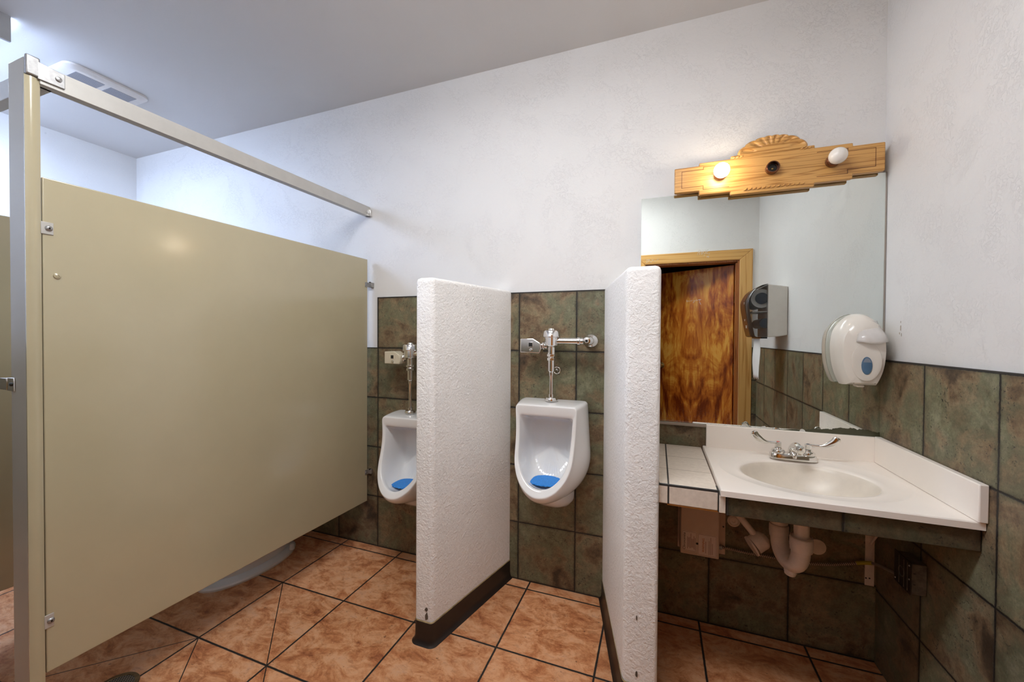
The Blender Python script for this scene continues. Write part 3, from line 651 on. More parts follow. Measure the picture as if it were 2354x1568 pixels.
def flush_valve(label, cx, ztop, zspud, boxmat, group):
    y = -0.112
    t = thing('flush_valve', label, 'flush valve', (cx, y, zspud), group)
    b = bm_(); lathe(b, [(0.0, 0), (0.014, 0), (0.016, -0.003), (0.017, -0.008), (0.036, -0.010), (0.041, -0.016), (0.043, -0.040), (0.040, -0.044), (0.0, -0.044)], (cx, y, ztop), (0, 0, 1)); obj('cap', b, 'chrome', t, smooth=True)
    b = bm_(); lathe(b, [(0.0, -0.044), (0.033, -0.044), (0.034, -0.082), (0.028, -0.088), (0.019, -0.092), (0.019, -0.125), (0.0, -0.125)], (cx, y, ztop), (0, 0, 1)); obj('body', b, 'chrome', t, smooth=True)
    b = bm_(); lathe(b, [(0.0, -0.125), (0.024, -0.125), (0.024, -0.136), (0.019, -0.138), (0.019, -0.142), (0.023, -0.143), (0.023, -0.156), (0.0, -0.156)], (cx, y, ztop), (0, 0, 1), 8); obj('coupling_nut', b, 'chrome', t, bevel=0.001)
    zz = ztop-0.156; L1 = 0.052
    b = bm_(); lathe(b, [(0.0, 0), (0.0165, 0), (0.0165, -L1), (0.011, -L1-0.006), (0.0105, -L1-0.022), (0.0085, -L1-0.026), (0.0085, -(zz-zspud-0.02)), (0, -(zz-zspud-0.02))], (cx, y, zz), (0, 0, 1)); obj('flush_tube', b, 'chrome', t, smooth=True)
    b = bm_(); lathe(b, [(0, 0), (0.030, 0.0), (0.031, 0.006), (0.026, 0.016), (0.012, 0.018), (0.012, 0.032), (0.0, 0.032)], (cx, y, zspud), (0, 0, 1)); obj('spud_flange', b, 'chrome', t, smooth=True)
    # sensor box on the left
    b = bm_(); zc = ztop-0.085
    prof = [(cx-0.150, zc-0.034), (cx-0.052, zc-0.036), (cx-0.043, zc-0.012), (cx-0.048, zc+0.014), (cx-0.085, zc+0.036), (cx-0.150, zc+0.034)]
    prism(b, prof, y-0.034, y+0.028); sb = obj('sensor_box', b, boxmat, t, bevel=0.004)
    b = bm_(); box(b, (cx-0.109, y-0.0355, zc-0.008), (cx-0.083, y-0.032, zc+0.018)); obj('sensor_frame', b, boxmat, sb, bevel=0.001)
    b = bm_(); box(b, (cx-0.105, y-0.0362, zc-0.004), (cx-0.087, y-0.034, zc+0.014)); obj('sensor_eye', b, 'dark', sb)
    b = bm_(); lathe(b, [(0, 0), (0.008, 0), (0.008, 0.003), (0.005, 0.004), (0, 0.0025)], (cx-0.094, y-0.034, zc-0.021), (0, -1, 0), 16); obj('override_button', b, 'chrome', sb, smooth=True)
    b = bm_(); tube(b, [(cx-0.05, y, zc), (cx-0.02, y, zc)], 0.015); torus(b, (cx-0.038, y, zc), (1, 0, 0), 0.017, 0.005); obj('sensor_neck', b, 'chrome', t, smooth=True)
    # supply arm and stop valve on the right
    za = ztop-0.060
    b = bm_(); tube(b, [(cx+0.02, y, za), (cx+0.165, y, za)], 0.0155, 20); obj('supply_arm', b, 'chrome', t, smooth=True)
    b = bm_(); lathe(b, [(0.0, 0), (0.021, 0), (0.021, 0.012), (0.017, 0.014), (0.017, 0.028), (0.0, 0.028)], (cx+0.128, y, za), (1, 0, 0), 10); obj('coupling_nut', b, 'chrome', t, bevel=0.001)
    b = bm_(); lathe(b, [(0, 0.0), (0.009, 0.0), (0.010, 0.003), (0.017, 0.004), (0.021, 0.012), (0.021, 0.022), (0.018, 0.026), (0.023, 0.034), (0.023, 0.060), (0.018, 0.072), (0.018, 0.09), (0, 0.09)], (cx+0.178, y-0.045, za+0.001), (0, 1, 0)); so = obj('stop_valve', b, 'chrome', t, smooth=True)
    b = bm_(); lathe(b, [(0, 0.0), (0.006, 0.0), (0.006, 0.001), (0, 0.001)], (cx+0.178, y-0.0465, za+0.001), (0, 1, 0), 12); obj('screw_slot', b, 'dark', so)
    b = bm_(); lathe(b, [(0.0, 0.0), (0.036, 0.0), (0.036, 0.006), (0.030, 0.018), (0.020, 0.024), (0.020, 0.06), (0, 0.06)], (cx+0.178, -0.0105, za), (0, -1, 0)); obj('wall_flange', b, 'chrome', t, smooth=True)
flush_valve('polished chrome sensor flush valve above the right urinal', -1.322, 1.338, 0.985, 'chrome', 'sensor flush valves')
flush_valve('chrome flush valve with cream sensor box above the left urinal', -2.134, 1.259, 0.864, 'cream_box', 'sensor flush valves')
b = bm_(); torus(b, (-1.318, -0.012, 1.126), (0, 1, 0), 0.017, 0.003); lathe(b, [(0, 0), (0.009, 0), (0.008, 0.004), (0, 0.005)], (-1.318, -0.0105, 1.126), (0, -1, 0), 16)
tag(obj('wall_escutcheon', b, 'chrome', smooth=True), 'small chrome ring on the tile behind the right urinal flush tube', 'fitting')

# ------------------------------------------------------------------ mirror
MY = -0.020
t = thing('wall_mirror', 'large frameless wall mirror with lost silvering along its lower edge', 'mirror', (-0.457, MY, 0.905))
b = bm_(); box(b, (-0.914, MY, 0.903), (-0.004, -0.006, 1.949)); obj('glass', b, 'mirror', t)
b = bm_(); box(b, (-0.914, MY-0.0035, 0.894), (-0.002, -0.0105, 0.9065)); obj('bottom_channel', b, 'channel', t, bevel=0.001)
b = bm_(); box(b, (-0.0055, MY-0.002, 0.907), (-0.0015, -0.001, 1.949)); obj('side_channel', b, 'channel', t)
for x in (-0.480, -0.266):
    b = bm_(); lathe(b, [(0, 0), (0.010, 0), (0.010, 0.003), (0, 0.004)], (x, MY-0.0005, 0.908), (0, -1, 0), 20); obj('mirror_clip', b, 'caulk', t, smooth=True)
b = bm_(); pts = [(-0.413, 0.905), (-0.394, 0.905), (-0.394, 0.912), (-0.400, 0.919), (-0.409, 0.917), (-0.417, 0.912)]; prism(b, pts, MY-0.004, MY-0.0005); obj('mirror_clip', b, 'caulk', t)
def strokes(lines, px0, pz0, s, name='scratch_writing', y=MY-0.0006, r=0.00055, mat='scratch', par=None):
    b = bm_()
    for ln in lines: tube(b, [(px0+x*s, y, pz0+z*s) for x, z in ln], r, 4)
    return obj(name, b, mat, par)
# scratched tags on the glass: letters A H U E with a comma and arrow, a zigzag tag, and a cursive word
strokes([[(0,0),(0.2,1.2),(0.5,1.3)], [(0.45,0.1),(0.6,1.35)], [(0.15,0.65),(0.6,0.7)], [(0.95,0.1),(0.9,1.3)], [(1.2,1.3),(1.1,0.2)], [(0.9,0.7),(1.2,0.75)],
         [(1.45,1.35),(1.4,0.5),(1.7,0.25),(1.95,0.45),(1.9,1.3)], [(2.6,1.35),(2.2,1.2),(2.15,0.3),(2.6,0.2)], [(2.2,0.8),(2.5,0.85)], [(2.85,0.35),(2.75,0.0)],
         [(1.4,-0.3),(1.75,-0.15),(1.5,0.05)], [(2.1,-0.35),(2.7,-0.75)], [(2.4,-0.35),(2.75,-0.4),(2.6,-0.8)], [(2.2,-0.7),(2.6,-0.45)]], -0.671, 1.669, 0.0170, par=t)
strokes([[(0,1.0),(0.3,1.2)], [(0.6,1.25),(0.5,0.0)], [(0.5,0.0),(1.1,0.4),(1.4,1.2)], [(0.8,1.1),(1.0,0.5)], [(0.95,1.2),(1.5,0.7),(1.9,0.1)], [(1.5,1.2),(1.2,0.6)], [(1.9,0.1),(2.6,1.0)], [(2.1,1.1),(3.1,0.3),(4.2,1.1),(3.9,1.15)]], -0.897, 1.647, 0.0145, par=t)
strokes([[(0,0.9),(0.2,0.1),(0.5,0.8),(0.7,0.3)], [(0.9,0.6),(1.2,0.4),(1.4,0.7),(1.6,0.5),(2.0,0.75)], [(2.3,0.5),(2.6,0.8),(2.7,0.4),(2.4,0.3),(2.5,-0.1),(2.0,0.0)], [(2.9,0.5),(3.3,0.9),(3.5,0.5),(3.8,0.95)], [(4.1,0.8),(4.6,0.9),(4.2,0.4)], [(3.9,0.95),(4.9,1.0)], [(4.3,0.2),(4.8,-0.9)]], -0.715, 1.457, 0.0125, par=t)

# ------------------------------------------------------------------ oak vanity light
t = thing('vanity_light', 'carved golden oak vanity light bar with a scallop shell crest over the mirror', 'light', (-0.39, -0.03, 1.93))
YB = -0.055
def step_outline(g=0.0):
    return [(-0.772+g, 1.946+g), (-0.672+g, 1.946+g), (-0.672+g, 1.927+g), (-0.549+g, 1.927+g), (-0.549+g, 1.913+g), (-0.248-g, 1.913+g), (-0.248-g, 1.927+g), (-0.123-g, 1.927+g), (-0.123-g, 1.946+g), (-0.022-g, 1.946+g),
            (-0.022-g, 2.056-g), (-0.123-g, 2.056-g), (-0.123-g, 2.068-g), (-0.248-g, 2.068-g), (-0.248-g, 2.080-g), (-0.549+g, 2.080-g), (-0.549+g, 2.068-g), (-0.672+g, 2.068-g), (-0.672+g, 2.056-g), (-0.772+g, 2.056-g)]
b = bm_(); prism(b, step_outline(), YB, YB+0.019); obj('face_board', b, 'oak', t, bevel=0.004)
b = bm_(); box(b, (-0.740, YB+0.019, 1.955), (-0.05, -0.0215, 2.045)); obj('mounting_box', b, 'oak', t)
b = bm_(); prism(b, [(x, z-0.009) for x, z in step_outline(0.010)], YB+0.019, YB+0.028); obj('back_board', b, 'oak', t, bevel=0.002)
# routed groove line near both ends
b = bm_()
def groove(pts):
    for a, c in zip(pts[:-1], pts[1:]):
        x0, x1 = sorted((a[0], c[0])); z0, z1 = sorted((a[1], c[1])); box(b, (x0-0.0013, YB-0.0004, z0-0.0013), (x1+0.0013, YB+0.001, z1+0.0013))
GR = wood('groove_shade', (0.16, 0.06, 0.015), (0.24, 0.10, 0.025), 0)
for grp in (((-0.555, 2.048), (-0.655, 2.048), (-0.655, 2.038), (-0.742, 2.038), (-0.742, 1.966), (-0.655, 1.966), (-0.655, 1.950), (-0.555, 1.950)),
            ((-0.240, 2.048), (-0.140, 2.048), (-0.140, 2.038), (-0.052, 2.038), (-0.052, 1.966), (-0.140, 1.966), (-0.140, 1.950), (-0.240, 1.950))):
    b = bm_(); groove(grp); obj('groove', b, GR, t)
b = bm_()
for x in [(-0.50+0.017*k) for k in range(13)]:
    tube(b, smooth_path([(x, YB-0.0005, 1.926), (x+0.010, YB-0.003, 1.929), (x+0.014, YB-0.0005, 1.936)], 3), [0.0008, 0.002, 0.0026, 0.003, 0.0026, 0.002, 0.001], 6)
obj('bead_carving', b, 'oak', t, smooth=True)
for xs in ([(-0.543+0.014*k) for k in range(3)], [(-0.300+0.014*k) for k in range(3)]):
  b = bm_()
  for x in xs:
    tube(b, smooth_path([(x, YB-0.0005, 2.068), (x+0.008, YB-0.003, 2.071), (x+0.011, YB-0.0005, 2.076)], 3), [0.0008, 0.002, 0.0024, 0.003, 0.0024, 0.002, 0.001], 6)
  obj('bead_carving', b, 'oak', t, smooth=True)
# shell crest: scalloped fan with raised flutes
b = bm_(); SX, SZ = -0.397, 2.074; n = 144; nl = 8; pts = []
def shell_r(a):  # a 0..PI
    lobe = abs(math.sin(a/PI*nl*PI/1.0)) if False else abs(math.cos((a/PI*nl)*PI/1.0+PI/2))
    base = 0.128*(1-0.44*math.sin(a)**2) if False else 1
    ex, ez = 0.127, 0.072
    r = 1.0/math.sqrt((math.cos(a)/ex)**2+(math.sin(a)/ez)**2)
    return r*(0.955+0.055*lobe**0.6)
front = []; ringsN = 16
grid = []
for i in range(n+1):
    a = PI*i/n; row = []
    R = shell_r(a); fl = math.cos((a/PI*nl)*2*PI)   # flute phase
    for j in range(ringsN+1):
        q = j/ringsN; rr = 0.02+0.98*q
        bulge = 0.006*math.sin(PI*min(1, q*1.0)) + 0.0035
        fz = math.sin(nl*a)**2
        flute = 0.0062*fz**2.2*smooth01((q-0.45)/0.18)*smooth01((0.93-q)/0.10)
        y = YB-0.0035 + flute if q < 0.95 else (YB-0.002 if q < 1 else YB+0.004)
        row.append(b.verts.new((SX-R*rr*math.cos(a), y, SZ+R*rr*math.sin(a))))
    row.append(b.verts.new((SX-R*math.cos(a), YB+0.018, SZ+R*math.sin(a)))); row.append(b.verts.new((SX, YB+0.018, SZ))); grid.append(row)
for i in range(n):
    for j in range(len(grid[0])-1): b.faces.new((grid[i][j], grid[i+1][j], grid[i+1][j+1], grid[i][j+1]))
obj('shell_crest', b, 'oak', t, smooth=True)
for x in (-0.590, -0.397, -0.190):
    b = bm_(); lathe(b, [(0.023, -0.002), (0.0245, 0.0), (0.0245, 0.024), (0.023, 0.026), (0.0205, 0.026), (0.0205, 0.004), (0.0, 0.004)], (x, YB, 2.004), (0, -1, 0)); s_ = obj('socket', b, 'bronze', t, smooth=True)
    if x == -0.397:
        b = bm_(); lathe(b, [(0, 0.004), (0.018, 0.004), (0.018, 0.008), (0.015, 0.008), (0.014, 0.006), (0, 0.006)], (x, YB, 2.004), (0, -1, 0), 20); obj('socket_insert', b, 'dark', s_, smooth=True)
        b = bm_(); box(b, (x-0.003, YB-0.010, 1.998), (x+0.003, YB-0.008, 2.003)); obj('contact', b, 'brass', s_)
def bulb(x, mat, label, k=1.0):
    r = 0.0305*k
    prof = [(0.0, 0.006), (0.012, 0.006), (0.013, 0.020)]
    for i in range(1, 17): a = -1.15+ (PI/2+1.15)*i/16; prof.append((r*math.cos(a), 0.052*k+0.002+r*math.sin(a)))
    b = bm_(); lathe(b, prof, (x, YB, 2.004), (0, -1, 0), 32); o = obj('light_bulb', b, mat, smooth=True); tag(o, label, 'light bulb', 'round bulbs on the oak light bar'); return o
bulb(-0.590, 'bulb_on', 'lit round bulb at the left end of the oak light bar')
bulb(-0.190, 'bulb_off', 'unlit milky round bulb at the right end of the oak light bar')

# ------------------------------------------------------------------ counter, vanity top, apron
t = thing('tiled_counter', 'low cream tiled counter between the privacy wall and the white sink top', 'counter', (-0.75, -0.28, 0.73))
b = bm_(); box(b, (-0.905, -0.545, 0.732), (-0.646, -0.0105, 0.800))
for v in b.verts:
    if v.co.x < -0.9 and v.co.y < -0.5: v.co.x = -0.8275
obj('tile_block', b, 'ctile', t, bevel=0.003)
b = bm_(); box(b, (-0.643, -0.548, 0.728), (-0.624, -0.52, 0.784)); obj('end_tile', b, 'ctile', t, bevel=0.002)
b = bm_(); box(b, (-0.6465, -0.5465, 0.730), (-0.6435, -0.5, 0.7995)); obj('joint', b, 'joint', t)
b = bm_(); box(b, (-0.80, -0.53, 0.722), (-0.63, -0.03, 0.7315)); obj('plywood_base', b, 'oak', t)

t = thing('sink_top', 'cream one-piece vanity top with an oval basin and raised backsplash', 'sink', (-0.32, -0.28, 0.79))
ZT = 0.809; BX, BY, A0, B0 = -0.333, -0.292, 0.205, 0.172
X0, X1, Y0, Y1 = -0.641, -0.0115, -0.562, -0.0115
N = 128
def ray_rect(a):
    c_, s_ = math.cos(a)*A0, math.sin(a)*B0; ts = []
    if c_ > 1e-9: ts.append((X1-BX)/c_)
    if c_ < -1e-9: ts.append((X0-BX)/c_)
    if s_ > 1e-9: ts.append((Y1-BY)/s_)
    if s_ < -1e-9: ts.append((Y0-BY)/s_)
    k = min(ts); return (BX+c_*k, BY+s_*k), k
angs = [2*PI*k/N for k in range(N)]
for cx_, cy_ in ((X0, Y0), (X0, Y1), (X1, Y0), (X1, Y1)):
    a = math.atan2((cy_-BY)/B0, (cx_-BX)/A0) % (2*PI); i = min(range(N), key=lambda k: abs(angs[k]-a)); angs[i] = a
def ell(r, z): return [(BX+A0*r*math.cos(a), BY+B0*r*math.sin(a), z) for a in angs]
def ellc(r, z):  # ring limited to stay inside the slab
    out = []
    for a in angs:
        _, k = ray_rect(a); q = min(r, k*0.985); out.append((BX+A0*q*math.cos(a), BY+B0*q*math.sin(a), z))
    return out
rect = [ray_rect(a)[0] for a in angs]
rings = [ell(0.06, ZT-0.142), ell(0.35, ZT-0.138), ell(0.6, ZT-0.120), ell(0.78, ZT-0.090), ell(0.90, ZT-0.050), ell(0.955, ZT-0.025), ell(0.99, ZT-0.012), ell(1.03, ZT-0.0070), ell(1.09, ZT-0.0050), ellc(1.31, ZT-0.0035), ellc(1.34, ZT-0.0008), ellc(1.37, ZT)]
rings += [[(x + (0.002 if x < X0+1e-4 else 0)-(0.002 if x > X1-1e-4 else 0), y+(0.003 if y < Y0+1e-4 else 0), ZT) for x, y in rect], [(x, y, ZT-0.003) for x, y in rect], [(x, y, ZT-0.021) for x, y in rect], ellc(1.3, ZT-0.021), ell(1.06, ZT-0.03), ell(0.95, ZT-0.08), ell(0.8, ZT-0.115), ell(0.5, ZT-0.15), ell(0.1, ZT-0.156)]
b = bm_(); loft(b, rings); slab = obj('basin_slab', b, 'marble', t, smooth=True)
slab.data.materials.append(MAT['basin'])  # second slot: basin interior in a darker beige than the slab
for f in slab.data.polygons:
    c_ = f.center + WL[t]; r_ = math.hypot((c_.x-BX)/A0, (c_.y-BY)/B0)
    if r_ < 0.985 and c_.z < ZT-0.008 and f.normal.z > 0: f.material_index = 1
b = bm_(); lathe(b, [(0, 0), (0.022, 0), (0.021, 0.003), (0.013, 0.001), (0, 0.002)], (BX, BY, ZT-0.141), (0, 0, 1)); obj('drain_ring', b, 'chrome', slab, smooth=True)
b = bm_(); box(b, (-0.628, -0.030, ZT-0.002), (-0.0115, -0.0115, 0.9085)); obj('backsplash', b, 'marble', t, bevel=0.003)
t2 = thing('side_splash', 'cream splash strip along the right wall beside the sink top', 'splash', (-0.02, -0.3, ZT))
b = bm_(); box(b, (-0.031, -0.570, ZT+0.0005), (-0.0105, -0.031, 0.9125)); obj('strip', b, 'marble', t2, bevel=0.003)
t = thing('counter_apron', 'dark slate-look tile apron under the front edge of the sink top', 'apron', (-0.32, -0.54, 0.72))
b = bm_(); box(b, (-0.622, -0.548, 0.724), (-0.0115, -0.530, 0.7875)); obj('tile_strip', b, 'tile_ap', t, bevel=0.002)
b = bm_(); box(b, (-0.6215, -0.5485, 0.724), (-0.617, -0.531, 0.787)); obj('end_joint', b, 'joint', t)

# ------------------------------------------------------------------ faucet
FX, FY = -0.320, -0.098
t = thing('faucet', 'chrome centerset faucet with two wing handles behind the oval basin', 'faucet', (FX, FY, ZT))
b = bm_()
def stad(hx, hy, z, n=24, skew=0.0):
    out = []
    for k in range(n):
        a = 2*PI*k/n; c_, s_ = math.cos(a), math.sin(a)
        out.append((FX+hx*math.copysign(abs(c_)**0.45, c_), FY+hy*math.copysign(abs(s_)**0.6, s_), z))
    return out
loft(b, [stad(0.081, 0.027, ZT+0.0002), stad(0.080, 0.026, ZT+0.016), stad(0.078, 0.024, ZT+0.021), stad(0.073, 0.019, ZT+0.0235)]); obj('base', b, 'chrome', t, smooth=True)
b = bm_()
sp = smooth_path([(FX, FY+0.004, ZT+0.016), (FX, FY-0.002, ZT+0.040), (FX, FY-0.020, ZT+0.058), (FX, FY-0.050, ZT+0.066), (FX, FY-0.078, ZT+0.064)], 6)
nn = len(sp); tube(b, sp, [0.034-0.021*smooth01(i/(nn*0.45)) for i in range(nn)], 20, ry=[0.016-0.005*i/nn for i in range(nn)]); obj('spout', b, 'chrome', t, smooth=True)
b = bm_(); lathe(b, [(0, 0), (0.012, 0), (0.0165, 0.007), (0.0165, 0.015), (0.011, 0.024), (0, 0.026)], (FX, FY-0.082, ZT+0.050), (0, -0.3, 0.95)); obj('spout_end', b, 'chrome', t, smooth=True)
b = bm_(); lathe(b, [(0, 0), (0.010, 0), (0.0105, 0.012), (0, 0.012)], (FX, FY-0.083, ZT+0.040), (0, 0, 1)); obj('aerator', b, 'chrome', t, smooth=True)
for s_, mat_i in ((-1, 'red'), (1, 'navy')):
    hx = FX+s_*0.051
    b = bm_(); lathe(b, [(0, 0.022), (0.023, 0.022), (0.024, 0.030), (0.021, 0.036), (0.014, 0.038), (0.012, 0.044), (0.0, 0.044)], (hx, FY, ZT), (0, 0, 1)); hb = obj('valve_bonnet', b, 'chrome', t, smooth=True)
    b = bm_(); box(b, (hx-0.010, FY-0.009, ZT+0.044), (hx+0.010, FY+0.009, ZT+0.066)); h = obj('handle', b, 'chrome', t, bevel=0.003)
    b = bm_(); pth = smooth_path([(hx+s_*0.004, FY, ZT+0.062), (hx+s_*0.030, FY-0.004, ZT+0.062), (hx+s_*0.055, FY-0.010, ZT+0.066), (hx+s_*0.078, FY-0.016, ZT+0.082), (hx+s_*0.092, FY-0.018, ZT+0.104)], 6); n_ = len(pth)
    wd = [0.0050+0.0085*smooth01((i/n_-0.25)/0.45) for i in range(n_)]; wd[-2] = 0.0115; wd[-1] = 0.007; th = [0.0045+0.001*math.sin(PI*i/n_) for i in range(n_)]; th[-1] = 0.003
    tube(b, pth, th, 18, ry=wd)
    obj('wing_blade', b, 'chrome', h, smooth=True)
    b = bm_(); lathe(b, [(0, 0), (0.006, 0), (0.005, 0.0012), (0, 0.0015)], (hx, FY, ZT+0.066), (0, 0, 1), 14); obj('index_button', b, mat_i, h)

# ------------------------------------------------------------------ soap dispenser
SX0 = -0.104
t = thing('soap_dispenser', 'glossy cream soap dispenser with a blue level window, stuck on the mirror by the corner', 'soap dispenser', (SX0, -0.06, 1.12))
def soap_ring(y, k, zt, zb, dx=0.0, n=48):
    key = [(1.118, 0.050), (1.135, 0.058), (1.17, 0.070), (1.215, 0.078), (1.27, 0.081), (1.32, 0.076), (1.352, 0.062), (1.378, 0.040), (1.392, 0.018), (1.396, 0.0)]
    L = [(-0.0, 1.118)]
    half = [(w_, z) for z, w_ in key]
    pts = [(w_, z) for w_, z in half] + [(-w_, z) for w_, z in reversed(half[:-1])]
    # resample along smooth path
    P3 = smooth_path([(x, 0, z) for x, z in pts], 4)
    out = []
    for p in P3: out.append((SX0+dx+p.x*k, y, zb+(p.z-1.118)/(1.396-1.118)*(zt-zb)))
    return out
b = bm_(); loft(b, [soap_ring(MY-0.0008, 0.90, 1.375, 1.135), soap_ring(-0.030, 0.96, 1.390, 1.124), soap_ring(-0.042, 0.98, 1.394, 1.121)]); obj('back_shell', b, 'plastic', t, smooth=True)
b = bm_(); loft(b, [soap_ring(-0.0445, 0.985, 1.396, 1.118), soap_ring(-0.075, 0.965, 1.394, 1.118), soap_ring(-0.102, 0.91, 1.385, 1.121), soap_ring(-0.124, 0.80, 1.362, 1.130), soap_ring(-0.131, 0.60, 1.33, 1.15), soap_ring(-0.133, 0.3, 1.29, 1.18)], cent=True)
obj('cover', b, 'plastic', t, smooth=True)
b = bm_(); loft(b, [soap_ring(-0.0422, 0.955, 1.392, 1.121), soap_ring(-0.0443, 0.955, 1.392, 1.121)]); obj('seam', b, 'scuff', t)
# raised oval surround and window
def ovl(cx, cz, a, c, y, n=36): return [(cx+a*math.cos(2*PI*k/n), y, cz+c*math.sin(2*PI*k/n)) for k in range(n)]
b = bm_(); cz = 1.205; loft(b, [ovl(SX0+0.004, cz+0.008, 0.052, 0.078, -0.120), ovl(SX0+0.004, cz+0.006, 0.046, 0.072, -0.1330), ovl(SX0+0.004, cz+0.002, 0.040, 0.062, -0.1345), ovl(SX0+0.004, cz-0.002, 0.030, 0.050, -0.1338)], True, True); obj('scoop', b, 'plastic', t, smooth=True)
b = bm_(); loft(b, [ovl(SX0+0.004, 1.196, 0.0165, 0.0335, -0.1330), ovl(SX0+0.004, 1.196, 0.0160, 0.033, -0.1360), ovl(SX0+0.004, 1.196, 0.0145, 0.031, -0.1366)]); wn = obj('level_window', b, 'window', t, smooth=True, label='blue oval level window')
b = bm_(); pts = [(SX0+0.004+0.0135*math.cos(a), 1.196+0.029*math.sin(a)) for a in [0.45+k*(PI-0.9)/12 for k in range(13)]]; prism(b, pts, -0.1371, -0.1364); obj('empty_level', b, simple('pale_soap_film', (0.24, 0.28, 0.34), 0.15), wn)
# push lever hood
b = bm_(); rows = []
for i in range(11):
    q = i/10; z = 1.366-0.084*q; out = 0.112+0.044*smooth01(q*1.2)
    hw = 0.032+0.016*q; row = []
    for j in range(13):
        s2 = -1+2*j/12; drop = 0.004*math.cos(s2*PI*1.0)*q
        row.append((SX0+0.018+hw*s2, -(out)+0.020*abs(s2)**3, z-drop))
    rows.append(row)
loft(b, rows, False, False, closed=False); lv = obj('push_lever', b, 'clear', t, smooth=True, label='milky clear push lever')
m_ = lv.modifiers.new('sol', 'SOLIDIFY'); m_.thickness = 0.003
for dx in (-0.030, 0.034):
    b = bm_(); box(b, (SX0+dx-0.0015, -0.1235, 1.128), (SX0+dx+0.0015, -0.1205, 1.135)); box(b, (SX0+dx-0.002, -0.1238, 1.137), (SX0+dx+0.002, -0.121, 1.139)); obj('key_slot', b, 'scuff', t)
b = bm_(); box(b, (SX0-0.012, -0.100, 1.111), (SX0+0.012, -0.065, 1.119)); obj('nozzle', b, 'plastic', t, bevel=0.003)

# ------------------------------------------------------------------ paper towel dispenser on the right wall (seen in the mirror)
DY0, DY1 = -1.245, -1.545
t = thing('towel_dispenser', 'paper towel dispenser with smoky cover on the right wall, seen in the mirror', 'towel dispenser', (-0.06, -1.40, 1.31))
b = bm_(); prism(b, [(-0.001, 1.318), (-0.001, 1.652), (-0.120, 1.672), (-0.120, 1.302), (-0.06, 1.306)], DY1, DY0); 
obj('back_case', b, 'plastic_w', t, bevel=0.006)
side = smooth_path([(-0.121, 0, 1.674), (-0.165, 0, 1.662), (-0.205, 0, 1.628), (-0.232, 0, 1.575), (-0.236, 0, 1.53), (-0.222, 0, 1.43), (-0.203, 0, 1.33), (-0.190, 0, 1.304), (-0.155, 0, 1.300)], 5)
outer_ = [(p.x, p.z) for p in side] + [(-0.121, 1.300)]
for yy in (DY0-0.0015, DY1+0.0015):
    b = bm_(); b.faces.new([b.verts.new((x, yy, z)) for x, z in outer_]); obj('side_window', b, 'smoky', t)
b = bm_(); loft(b, [[(x, DY0, z) for x, z in outer_[:-1]], [(x, DY1, z) for x, z in outer_[:-1]]], False, False, closed=False); fc = obj('front_cover', b, 'brown_lens', t, smooth=True, label='dark brown smoked front')
m_ = fc.modifiers.new('sol', 'SOLIDIFY'); m_.thickness = 0.0025
b = bm_(); box(b, (-0.160, DY1+0.02, 1.292), (-0.121, DY0-0.001, 1.303)); obj('tear_bar', b, 'dark', t)
b = bm_(); lathe(b, [(0.040, 0), (0.066, 0), (0.066, 0.24), (0.040, 0.24)], (-0.152, DY1+0.03, 1.575), (0, 1, 0), 40); bmesh.ops.delete(b, geom=[f for f in b.faces if len(f.verts) > 4], context='FACES')
rl = obj('paper_roll', b, 'paper', smooth=True); tag(rl, 'white paper roll inside the smoky towel dispenser', 'paper roll')
b = bm_(); lathe(b, [(0, 0), (0.040, 0), (0.040, 0.255), (0.012, 0.258), (0, 0.258)], (-0.152, DY1+0.025, 1.575), (0, 1, 0), 32); tube(b, [(-0.130, DY1+0.03, 1.40), (-0.130, DY0-0.02, 1.40)], 0.035)
obj('spindle', b, 'navy', t, smooth=True)
b = bm_(); box(b, (-0.21, DY1+0.03, 1.478), (-0.122, DY0-0.012, 1.484)); obj('roll_bracket', b, 'plastic_w', t)
b = bm_(); rows = []
for i in range(13):
    q = i/12; z = 1.300-0.295*q; row = []
    for j in range(9):
        s2 = j/8; row.append((-0.158+0.004*math.sin(q*5+s2*2), -1.285-0.20*s2+0.004*math.sin(q*7), z - (0.010*math.sin(j*2.3)+0.012*s2 if i == 12 else 0)))
    rows.append(row)
loft(b, rows, False, False, closed=False); o = obj('paper_towel', b, 'paper', smooth=True); m_ = o.modifiers.new('sol', 'SOLIDIFY'); m_.thickness = 0.0006
tag(o, 'torn white paper towel hanging out of the smoky dispenser', 'paper towel')
for (yy, zz, k) in ((-1.40, 1.553, 0.010), (-1.42, 1.430, 0.009), (-1.42, 1.382, 0.013)):
    b = bm_(); xx = -0.2365 if zz > 1.5 else (-0.2275 if zz > 1.4 else -0.2185)
    tube(b, [(xx, yy-k, zz+k*0.4), (xx, yy+k, zz+k*0.4)], 0.0016, 5); tube(b, [(xx, yy, zz+k*0.4), (xx, yy, zz-k)], 0.0016, 5); 
    if k > 0.012: tube(b, [(xx, yy+0.015, zz+k*0.4), (xx, yy+0.015, zz-k), (xx, yy+0.026, zz-k)], 0.0016, 5)
    obj('white_mark', b, 'scratch', t)

